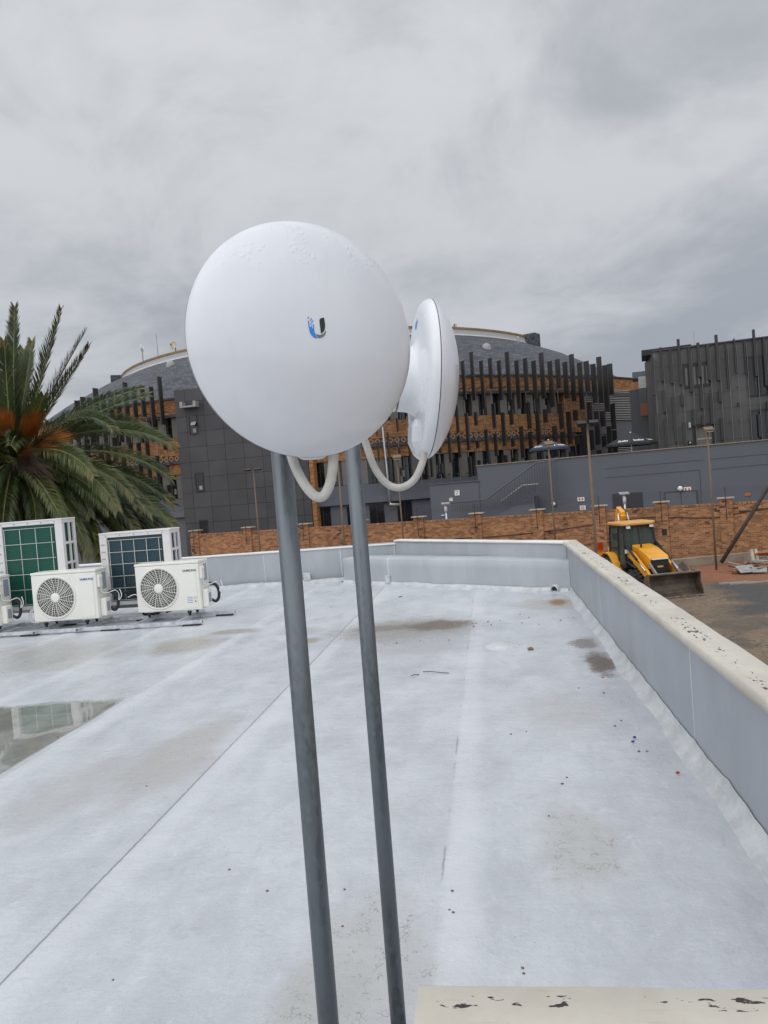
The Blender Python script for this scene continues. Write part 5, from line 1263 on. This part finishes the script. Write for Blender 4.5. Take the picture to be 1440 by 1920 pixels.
# ------------------------------------------------------------------ digger
DG = thing('backhoe_loader', 'yellow backhoe loader with a muddy front bucket parked in the yard', 'digger', (6.32, 34.25, GZ), R_(14))
def DB(k, n, m, par=None, **a): 
    o = k.build(n, m, DG if par is None else par, local=True, **a); return o
def wheel(x, y, r, w, nm='wheel'):
    k = MB(); Mx = Matrix(((0, 0, 1, x-w/2), (1, 0, 0, y), (0, 1, 0, r), (0, 0, 0, 1)))
    k.lathe([(r*.56, 0), (r*.62, -.0), (r*.92, .01), (r, w*.15), (r*1.0, w*.85), (r*.92, w-.01), (r*.62, w), (r*.56, w)], Mx, 28)
    for i in range(18):
        a0 = 2*math.pi*i/18
        for s in (0, 1):
            a1 = a0+(.17 if s else 0); c0 = Mx @ V((r*1.0*math.cos(a1), r*1.0*math.sin(a1), w*(.28+.44*s)))
            k.box(c0, (w*.46, .07, .09), Matrix.Rotation(a1, 3, 'X') @ Matrix.Rotation(.5 if s else -.5, 3, 'Z'))
    o = DB(k, nm, M['tyre'])
    k = MB(); k.lathe([(r*.56, .0), (r*.5, w*.25), (r*.2, w*.22), (.001, w*.2)], Mx, 20); k.lathe([(r*.56, w), (r*.5, w*.75), (r*.2, w*.78), (.001, w*.8)], Mx, 20); DB(k, 'rim', M['rim_orange'], o)
wheel(-.80, -1.1, .46, .34); wheel(.80, -1.1, .46, .34); wheel(-.86, 1.05, .70, .44); wheel(.86, 1.05, .70, .44)
k = MB(); k.span(-.36, .36, -1.75, 1.9, .45, .95); k.span(-.62, .62, -1.22, -.98, .40, .55); k.span(-.75, .75, .0, 1.1, .55, 1.0); DB(k, 'chassis', M['digger_black'], bevel=.02)
# bonnet
k = MB(); pr = [(-.20, 1.0), (-1.72, .98), (-1.80, 1.42), (-1.74, 1.52), (-.9, 1.80), (-.20, 1.92)]
k.add([V((x, y, z)) for x in (-.43, .43) for y, z in pr], [[0, 1, 2, 3, 4, 5], [11, 10, 9, 8, 7, 6]]+[[i, (i+1) % 6, 6+(i+1) % 6, 6+i] for i in range(6)]); DB(k, 'bonnet', M['yellow'], bevel=.05, seg=3)
k = MB(); k.span(-.37, .37, -1.83, -1.80, .72, 1.38)
for i in range(7): k.span(-.34, .34, -1.845, -1.83, .76+i*.085, .79+i*.085)
gr = DB(k, 'grille', M['digger_black']); k = MB(); k.span(-.12, .12, -1.853, -1.846, 1.06, 1.13); DB(k, 'badge', M['roof_orange'], gr)
k = MB(); k.span(-.34, .34, -1.90, -1.80, 1.385, 1.42); DB(k, 'bonnet_lip_highlight', M['sign_white'])  # front lip coloured white to stand in for its highlight
k = MB(); k.cyl((-.26, -.75, 1.8), (-.26, -.75, 2.05), .04, n=10); DB(k, 'exhaust', M['digger_black'])
# cab
k = MB(); zc0, zc1 = 1.0, 2.72
base = [(-.72, -.22), (.72, -.22), (.80, .35), (.80, 1.30), (-.80, 1.30), (-.80, .35)]; top = [(-.66, .02), (.66, .02), (.74, .35), (.74, 1.25), (-.74, 1.25), (-.74, .35)]
for (a_, c_) in zip(base, top): k.bar((*a_, zc0), (*c_, zc1), .075, .075)
for i in range(6):
    j = (i+1) % 6; k.bar((*base[i], zc0), (*base[j], zc0), .09, .12); k.bar((*top[i], zc1-.04), (*top[j], zc1-.04), .08, .10)
k.bar((0, -.22, zc0), (0, .02, zc1), .05, .05); k.bar((-.79, .35, 1.75), (-.79, 1.28, 1.75), .05, .05); k.bar((.79, .35, 1.75), (.79, 1.28, 1.75), .05, .05)
DB(k, 'cab_frame', M['digger_black'])
def gmat():
    m, N, b = newmat('clear_cab_glass'); b.inputs['Base Color'].default_value = (.30, .37, .35, 1); b.inputs['Roughness'].default_value = .03
    b.inputs['Transmission Weight'].default_value = .85; b.inputs['IOR'].default_value = 1.1; b.inputs['Specular IOR Level'].default_value = .8; return m
M['clear_glass'] = gmat()
for i in range(6):
    j = (i+1) % 6; k = MB(); sh = .97
    P4 = [V((*base[i], zc0+.05)), V((*base[j], zc0+.05)), V((*top[j], zc1-.08)), V((*top[i], zc1-.08))]; cc = sum(P4, V((0, 0, 0)))/4
    P4 = [cc+(p-cc)*sh for p in P4]; nn = (P4[1]-P4[0]).cross(P4[3]-P4[0]).normalized()*.006; k.hexa(P4+[p+nn for p in P4]); DB(k, 'cab_window', M['clear_glass'])
k = MB(); pr = [(-.80, .05), (-.62, -.18), (.62, -.18), (.80, .05), (.82, 1.38), (-.82, 1.38)]; k.prism(pr, zc1+.01, zc1+.15); DB(k, 'cab_roof', M['roof_orange'], bevel=.05, seg=3)
k = MB(); k.span(-.28, .28, .55, 1.0, 1.35, 1.48); k.box((0, 1.02, 1.75), (.5, .12, .65), Matrix.Rotation(R_(-8), 3, 'X')); DB(k, 'seat', M['digger_black'], bevel=.04)
k = MB(); k.bar((0, .0, 1.0), (0, .22, 1.75), .12, .12); k.lathe([(.18, -.015), (.2, 0), (.18, .015), (.17, 0), (.18, -.015)], Matrix.Translation((0, .26, 1.80)) @ Matrix.Rotation(R_(-35), 4, 'X'), 20); k.span(-.45, .45, -.1, .1, 1.0, 1.45); DB(k, 'console', M['digger_black'])
k = MB(); k.bar((-.45, 1.32, 1.1), (-.25, 1.45, 2.4), .14, .2); k.bar((.3, 1.5, 1.0), (.3, 1.55, 2.5), .22, .26); DB(k, 'boom_bracket', M['yellow'])
for s in (-1, 1):
    k = MB(); n = 10; 
    for i in range(n):
        a0 = math.pi*(.02+.80*i/n); a1 = math.pi*(.02+.80*(i+1)/n); p = (s*.88, 1.05-.86*math.cos(a0), .70+.84*math.sin(a0)); q = (s*.88, 1.05-.86*math.cos(a1), .70+.84*math.sin(a1)); k.bar(p, q, .50, .05)
    DB(k, 'mudguard', M['yellow'])
    k = MB(); k.span(s*.55, s*.95, -.45, .15, .55, .62); k.span(s*.72, s*.95, -.35, .1, .30, .34); DB(k, 'step', M['digger_black'])
    k = MB(); k.bar((s*.94, -.45, .66), (s*.94, .2, .78), .03, .06); DB(k, 'side_rail', M['yellow'])
    # loader arm: tapered plate bent down to the bucket
    k = MB(); arm = [(-.05, 1.78), (-.75, 1.62), (-1.95, .98), (-2.42, .62), (-2.48, .42), (-2.28, .40), (-1.75, .68), (-.65, 1.28), (-.05, 1.48)]
    x0_, x1_ = s*.60-.06, s*.60+.06
    k.add([V((x, y, z)) for x in (x0_, x1_) for y, z in arm], [list(range(9)), list(range(9, 18))[::-1]]+[[i, (i+1) % 9, 9+(i+1) % 9, 9+i] for i in range(9)])
    DB(k, 'loader_arm', M['yellow'], bevel=.015)
    k = MB(); k.cyl((s*.70, -.15, 1.95), (s*.70, -1.2, 1.38), .055, n=10); k.cyl((s*.70, -.25, 1.2), (s*.70, -1.1, 1.0), .05, n=10); DB(k, 'ram', M['digger_black'])
    k = MB(); k.cyl((s*.70, -1.2, 1.38), (s*.70, -1.95, .96), .032, n=10); DB(k, 'ram_rod', M['chrome'])
    k = MB(); k.bar((s*.48, -1.9, 1.22), (s*.48, -2.4, .88), .06, .13); k.bar((s*.48, -2.4, .92), (s*.48, -2.48, .6), .06, .12); DB(k, 'bucket_link', M['worn_steel'])
    k = MB(); k.tube([(s*.72, .0, 2.45), (s*.98, -.1, 2.5), (s*1.12, -.1, 2.42)], .016, 6); mr = DB(k, 'mirror_arm', M['digger_black']); k = MB(); k.box((s*1.12, -.12, 2.32), (.2, .05, .28)); DB(k, 'mirror', M['digger_black'], mr)
    k = MB(); k.bar((s*.66, -.18, 1.5), (s*.74, -.32, 1.62), .04, .04); k.box((s*.76, -.36, 1.66), (.22, .12, .2)); hl = DB(k, 'headlight', M['digger_black'], bevel=.02); k = MB(); k.box((s*.76, -.424, 1.66), (.18, .015, .16)); DB(k, 'lens', M['lamp_lens'], hl)
    k = MB(); k.box((s*.52, -.17, 2.66), (.16, .08, .10)); DB(k, 'work_lamp', M['lamp_lens'])
    # stabiliser
    k = MB(); k.span(s*1.02-.09, s*1.02+.09, 1.95, 2.17, .35, 1.55); sb = DB(k, 'stabiliser', M['yellow'], bevel=.01); k = MB(); k.box((s*1.02, 2.0, .2), (.45, .4, .06)); DB(k, 'stabiliser_foot', M['digger_black'], sb)
    k = MB(); k.box((s*1.0, 1.9, 1.75), (.24, .12, .36)); DB(k, 'tail_lamp', M['red_lens'])
# bucket
k = MB(); pr = []
for i in range(13):
    t_ = i/12; a0 = R_(95+t_*165); pr.append((-2.86-.36*math.cos(a0-R_(180)) if False else -2.80+.40*math.cos(R_(100-t_*190)), .46+.42*math.sin(R_(100-t_*190))))
pr = [(-3.02, .92), (-2.85, .93), (-2.62, .82), (-2.50, .62), (-2.49, .40), (-2.56, .20), (-2.72, .07), (-3.2, .03)]
bx = 1.07; n = len(pr)
inner = [(-3.01, .88), (-2.86, .885), (-2.66, .79), (-2.55, .61), (-2.54, .41), (-2.60, .23), (-2.74, .115), (-3.2, .055)]
vs = [V((x, y, z)) for x in (-bx, bx) for y, z in pr]+[V((x, y, z)) for x in (-bx+.03, bx-.03) for y, z in inner]
fs = [[i, i+1, n+i+1, n+i] for i in range(n-1)]+[[2*n+i, 2*n+i+1, 3*n+i+1, 3*n+i] for i in range(n-1)]+[[0, 2*n, 3*n, n], [n-1, 3*n-1, 4*n-1, 2*n-1]]
k.add(vs, fs)
for s in (-1, 1):
    side = [(-3.02, .92), (-2.85, .93), (-2.62, .82), (-2.50, .62), (-2.49, .40), (-2.56, .20), (-2.72, .07), (-3.2, .03), (-3.16, .25), (-3.0, .60)]
    m_ = len(side); k.add([V((s*bx+o, y, z)) for o in (-.018, .018) for y, z in side], [list(range(m_)), list(range(m_, 2*m_))[::-1]]+[[i, (i+1) % m_, m_+(i+1) % m_, m_+i] for i in range(m_)])
bk = DB(k, 'bucket', M['bucket'])
k = MB(); k.span(-bx-.02, bx+.02, -3.28, -3.14, .018, .052); 
for i in range(8): x = -bx+.1+i*(2*bx-.2)/7; k.box((x, -3.31, .035), (.16, .10, .03))
DB(k, 'cutting_edge', M['worn_steel'], bk); k = MB(); k.span(-bx, bx, -3.04, -2.86, .925, .955); DB(k, 'bucket_lip', M['worn_steel'], bk); k = MB(); k.bar((.62, -2.8, .94), (.48, -2.6, 1.25), .05, .26); k.bar((.92, -2.75, .92), (.98, -2.6, 1.12), .12, .16); DB(k, 'bucket_bracket', M['bucket'], bk)
# rear excavator boom folded up behind the cab
k = MB(); k.bar((.0, 2.0, .7), (.05, 2.35, 1.9), .3, .42); k.bar((.05, 2.35, 1.8), (.1, 1.75, 3.15), .24, .34); k.bar((.1, 1.70, 3.1), (.25, 2.5, 3.32), .22, .32); DB(k, 'rear_boom', M['yellow'], bevel=.03)
k = MB(); k.bar((.25, 2.45, 3.3), (.2, 3.0, 1.5), .2, .28); k.box((.2, 3.0, 1.2), (.6, .5, .7)); DB(k, 'dipper', M['yellow'], bevel=.03)
k = MB(); k.cyl((-.14, 1.62, 2.6), (-.10, 1.75, 3.2), .045, n=8); DB(k, 'boom_ram', M['chrome']); k = MB(); k.cyl((.34, 1.62, 2.7), (.34, 1.8, 3.2), .04, n=8); DB(k, 'boom_ram', M['chrome'])

# ------------------------------------------------------------------ scrap pile by the wall
q = onz(1424, 1070, GZ); random.seed(3)
for i in range(34):
    t_ = i/34; x = q.x+random.uniform(-.75, 1.5); L_ = random.uniform(.6, 1.5); a0 = random.uniform(-.9, .9); y = q.y+random.uniform(-.9, .4)
    z = GZ+.06+.95*t_*max(.2, 1-abs(x-q.x-.45)/1.5); tl = random.uniform(-.30, .30)*(.3+t_)
    z = max(z, GZ+.03+abs(math.sin(tl))*L_*.5)
    k = MB(); k.box((x, y, z), (L_, random.uniform(.07, .16), .03), Matrix.Rotation(a0, 3, 'Z') @ Matrix.Rotation(tl, 3, 'Y') @ Matrix.Rotation(random.uniform(-.5, .5), 3, 'X'))
    tag(k.build('plank', M[('plank', 'timber_dark', 'plank', 'sheet_grey', 'plank_pale')[i % 5]]), 'splintered scrap plank in the rubbish heap by the kerb wall', 'plank', 'scrap planks in the heap')
for i, (dx_, dy, dz_, w, h, a0, mt, lb) in enumerate(((-.80, -.75, .22, .8, .55, .2, 'sheet_grey', 'grey broken board on the left front of the scrap heap'), (-.30, -.95, .17, .6, .40, -.3, 'sheet_grey', 'grey broken board on the scrap heap, just right of the leftmost board'), (.55, -.1, .78, 1.5, .45, .1, 'orange_sheet', 'orange board on top of the scrap heap'), (-.30, -.1, .72, .13, .62, .2, 'plank_pale', 'pale post end standing up from the scrap heap'), (-.12, -.1, .72, .12, .62, .3, 'plank_pale', 'pale lath leaning right beside the post end in the scrap heap'))):
    k = MB(); Rm = Matrix.Rotation(a0, 3, 'Z') @ Matrix.Rotation(R_(28 if i < 3 else 75) if i != 2 else R_(-25), 3, 'X')
    k.box((q.x+dx_, q.y+dy, GZ+dz_), (w, h, .03 if i < 3 else .12), Rm); tag(k.build('board', M[mt]), lb, 'board')
for px, py, w, lb in ((1262, 1081, .9, 'pale thin batten lying on the red earth right of the digger'), (1415, 1093, 2.0, 'long pale batten lying on the asphalt in front of the scrap heap'), (1375, 1094, 1.2, 'short pale batten lying on the yard left of the long one')):
    P = onz(px, py, GZ); k = MB(); k.box((P.x, P.y, GZ+.03), (w, .12, .06), .05); tag(k.build('batten', M['sheet_grey']), lb, 'batten', 'pale battens on the yard')
P = onz(1381, 1076, GZ); k = MB(); k.box((P.x, P.y, GZ+.09), (.36, .22, .18), .3); tag(k.build('brick_lump', M['brick_band'], uv='wall', bevel=.04), 'lump of broken brickwork on the red earth left of the scrap heap', 'rubble')

# ------------------------------------------------------------------ date palm
PD = 19.0; pc = at(24, 872, PD)
palm = thing('palm_tree', 'large date palm with arching fronds and orange fruit stalks behind the condensers', 'tree', (pc.x, pc.y, GZ))
k = MB(); path = []; rad = []
for i in range(40):
    t_ = i/39; path.append((pc.x+.05*math.sin(t_*3), pc.y, GZ-.1+(pc.z-GZ+.05)*t_)); rad.append(.34+.05*math.sin(i*2.3)+(.22*max(0, t_-.75)/.25))
k.tube(path, rad, 18, smooth=False); k.build('trunk', M['trunk'], palm)
cr = MB(); ribs = MB()
random.seed(11)
def frond(S, C_, T, wl=.48, mi=None, dens=1.0, flop=.25, twist=0.0):
    S, C_, T = V(S), V(C_), V(T); K = 14; pts = []
    for i in range(K+1): t_ = i/K; pts.append(S*(1-t_)**2+C_*(2*t_*(1-t_))+T*t_*t_)
    L = sum((pts[i+1]-pts[i]).length for i in range(K)); ribs.tube(pts, [.030*(1-i/K)+.005 for i in range(K+1)], 5)
    n = int(L*44*dens); base = mi if mi is not None else random.choice((0, 0, 1, 1, 1, 2))
    for i in range(n):
        t_ = .10+.90*(i+random.random()*.6)/n; p = S*(1-t_)**2+C_*(2*t_*(1-t_))+T*t_*t_; d = ((C_-S)*(1-t_)+(T-C_)*t_).normalized()
        side0 = d.cross(V((0, 0, 1)))
        if side0.length < .25: side0 = d.cross(V((random.random()*.1, -1, 0)))
        side0.normalize(); upv = side0.cross(d).normalized()
        if twist: q_ = Matrix.Rotation(twist, 3, d); side0 = q_ @ side0; upv = q_ @ upv
        env = min(1, .35+t_*2.6)*(1-max(0, t_-.65)/.35*.55)
        for s in (-1, 1):
            ll = wl*env*random.uniform(.8, 1.15); dirv = (d*(.85+.5*t_)+side0*s*.80+upv*(.35+random.uniform(-.2, .2))).normalized()
            w = .009+.007*random.random(); e = p+dirv*ll*.55; e2 = p+dirv*ll+V((0, 0, -ll*flop*random.uniform(.4, 1.3)))
            wv = dirv.cross(upv).normalized()*w
            m_ = base if random.random() < .72 else random.choice((0, 1, 2)); 
            if t_ > .9 and random.random() < .35: m_ = 3
            o = len(cr.v); cr.v += [p-wv*.6, p+wv*.6, e+wv, e-wv, e2]; cr.f += [[o, o+1, o+2, o+3], [o+3, o+2, o+4]]; cr.mi += [m_, m_]; cr.sm += [False, False]
def fr(tip, ctl, dd=0.0, start=(24, 868), cdd=None, **kw):
    S = at(start[0]+random.uniform(-12, 12), start[1]+random.uniform(-12, 10), PD+random.uniform(-.2, .2)); frond(S, at(ctl[0], ctl[1], PD+(dd*.55 if cdd is None else cdd)), at(tip[0], tip[1], PD+dd), **kw)
up_f = [((28, 575), (22, 720), .3), ((115, 580), (72, 735), -.3), ((106, 612), (66, 745), .5), ((160, 622), (92, 738), .4), ((166, 650), (104, 752), -.2), ((140, 682), (84, 768), .6), ((-30, 590), (-4, 730), .2), ((-62, 640), (-20, 750), -.4), ((60, 640), (46, 740), 1.2), ((8, 640), (14, 740), -.5), ((82, 742), (60, 800), -1.0), ((45, 655), (40, 760), 1.5), ((-90, 700), (-40, 770), .2)]
for tip, ctl, dd in up_f: fr(tip, ctl, dd, wl=.46, mi=random.choice((0, 0, 1)), flop=.06)
rt_f = [((268, 728), (150, 752), .6), ((278, 742), (165, 768), -.3), ((212, 806), (150, 738), -.8), ((325, 836), (215, 765), .3), ((268, 800), (175, 760), 1.0), ((322, 898), (215, 808), .2), ((176, 892), (118, 812), -1.6), ((326, 946), (225, 850), .4), ((330, 992), (235, 868), .2), ((190, 1052), (152, 905), -.8), ((255, 992), (172, 880), -.7), ((300, 1000), (205, 880), .8), ((225, 1000), (160, 890), .4), ((140, 1010), (105, 890), -.6), ((95, 1022), (76, 905), -1.0), ((46, 1032), (26, 930), -1.2), ((20, 836), (36, 790), -2.2), ((-20, 1020), (5, 920), -1.0), ((250, 930), (170, 840), -1.1), ((285, 965), (195, 858), -.4), ((205, 955), (140, 860), -1.3)]
for tip, ctl, dd in rt_f: fr(tip, ctl, dd, wl=.50, mi=random.choice((0, 1, 1, 2)), flop=.20, twist=random.uniform(.5, 1.1)*(1 if tip[0] > 24 else -1))
for tip, ctl, dd in rt_f[7:]:
    for r_ in range(2): fr((tip[0]+random.uniform(-55, 8), tip[1]+random.uniform(-18, 34)), (ctl[0]+random.uniform(-35, 15), ctl[1]+random.uniform(-8, 30)), dd+random.uniform(-.5, .9), wl=.43, mi=random.choice((0, 0, 1, 1, 2)), flop=.3, twist=random.uniform(.2, 1.0))
for i in range(14):
    px = random.uniform(180, 330); fr((px, 1010+random.uniform(-25, 45)), (24+(px-24)*.62, 880+random.uniform(-5, 40)), random.uniform(-.2, 1.4), wl=.43, mi=random.choice((0, 0, 1)), flop=.42)
for i in range(46):     # the rest of the head: round the far side, left and underneath
    az = random.uniform(0, 2*math.pi); el = random.uniform(-.9, 1.2); L = random.uniform(3.0, 3.9)
    hd = V((math.cos(az), math.sin(az), 0))
    if hd.x > .2 and el > -.25: hd.x *= -1
    C_ = pc+hd*(L*.5*math.cos(el*.6))+V((0, 0, L*.42*math.sin(el)+.55)); T = pc+hd*(L*.92*math.cos(el*.75))+V((0, 0, L*.75*math.sin(el)-.65))
    frond(pc+V((random.uniform(-.2, .2), random.uniform(-.2, .2), 0)), C_, T, .48, None, .9, .3)
for i in range(26):
    px = random.uniform(-60, 270); t_ = at(px, 985+random.uniform(-30, 60), PD+random.uniform(-.5, 1.2)); c_ = at(24+(px-24)*.6, 880+random.uniform(-15, 15), PD+.3)
    frond(pc+V((0, 0, -.15)), c_, t_, .46, random.choice((0, 0, 1)), .9, .4)
crown = cr.build('crown', [M['frond_a'], M['frond_b'], M['frond_c'], M['frond_d']], palm)
ribs.build('frond_ribs', M['rachis'], crown)
# orange fruit stalk brushes
def brush(px, py, D, r, n, mat, nm, spread=1.0):
    c0 = at(px, py, D); k = MB(); root = pc+V((0, 0, .05))
    for i in range(n):
        a0 = random.uniform(0, 2*math.pi); rr = r*math.sqrt(random.random()); e = c0+V((rr*math.cos(a0), random.uniform(-.5, .5)*r, rr*math.sin(a0)*1.1)); m_ = root.lerp(e, .5)+V((0, 0, .12))
        pts = [root.lerp(e, .55)+V((0, 0, .10)), root.lerp(e, .8)+V((0, 0, .07)), e]; w = .008
        o = len(k.v); side = V((1, 0, .4)).normalized()*w
        k.v += [pts[0]-side, pts[0]+side, pts[1]+side, pts[1]-side, pts[2]]; k.f += [[o, o+1, o+2, o+3], [o+3, o+2, o+4]]; k.mi += [0, 0]; k.sm += [False, False]
    k.build(nm, mat, palm)
brush(70, 782, PD-.9, .30, 420, M['palm_fibre'], 'fruit_stalk'); brush(8, 780, PD-.9, .26, 320, M['palm_fibre'], 'fruit_stalk'); brush(122, 822, PD-.8, .30, 380, M['palm_fibre'], 'fruit_stalk'); brush(50, 840, PD-1.0, .22, 220, M['palm_fibre'], 'fruit_stalk')
brush(40, 800, PD+.3, .5, 400, M['palm_thatch'], 'dead_thatch'); brush(90, 905, PD-1.0, .35, 260, M['palm_thatch'], 'dead_thatch'); brush(5, 960, PD-.8, .45, 340, M['palm_thatch'], 'dead_thatch'); brush(60, 870, PD-.9, .4, 240, M['palm_thatch'], 'dead_thatch')
print('fins', nf, 'objects', len(bpy.data.objects))
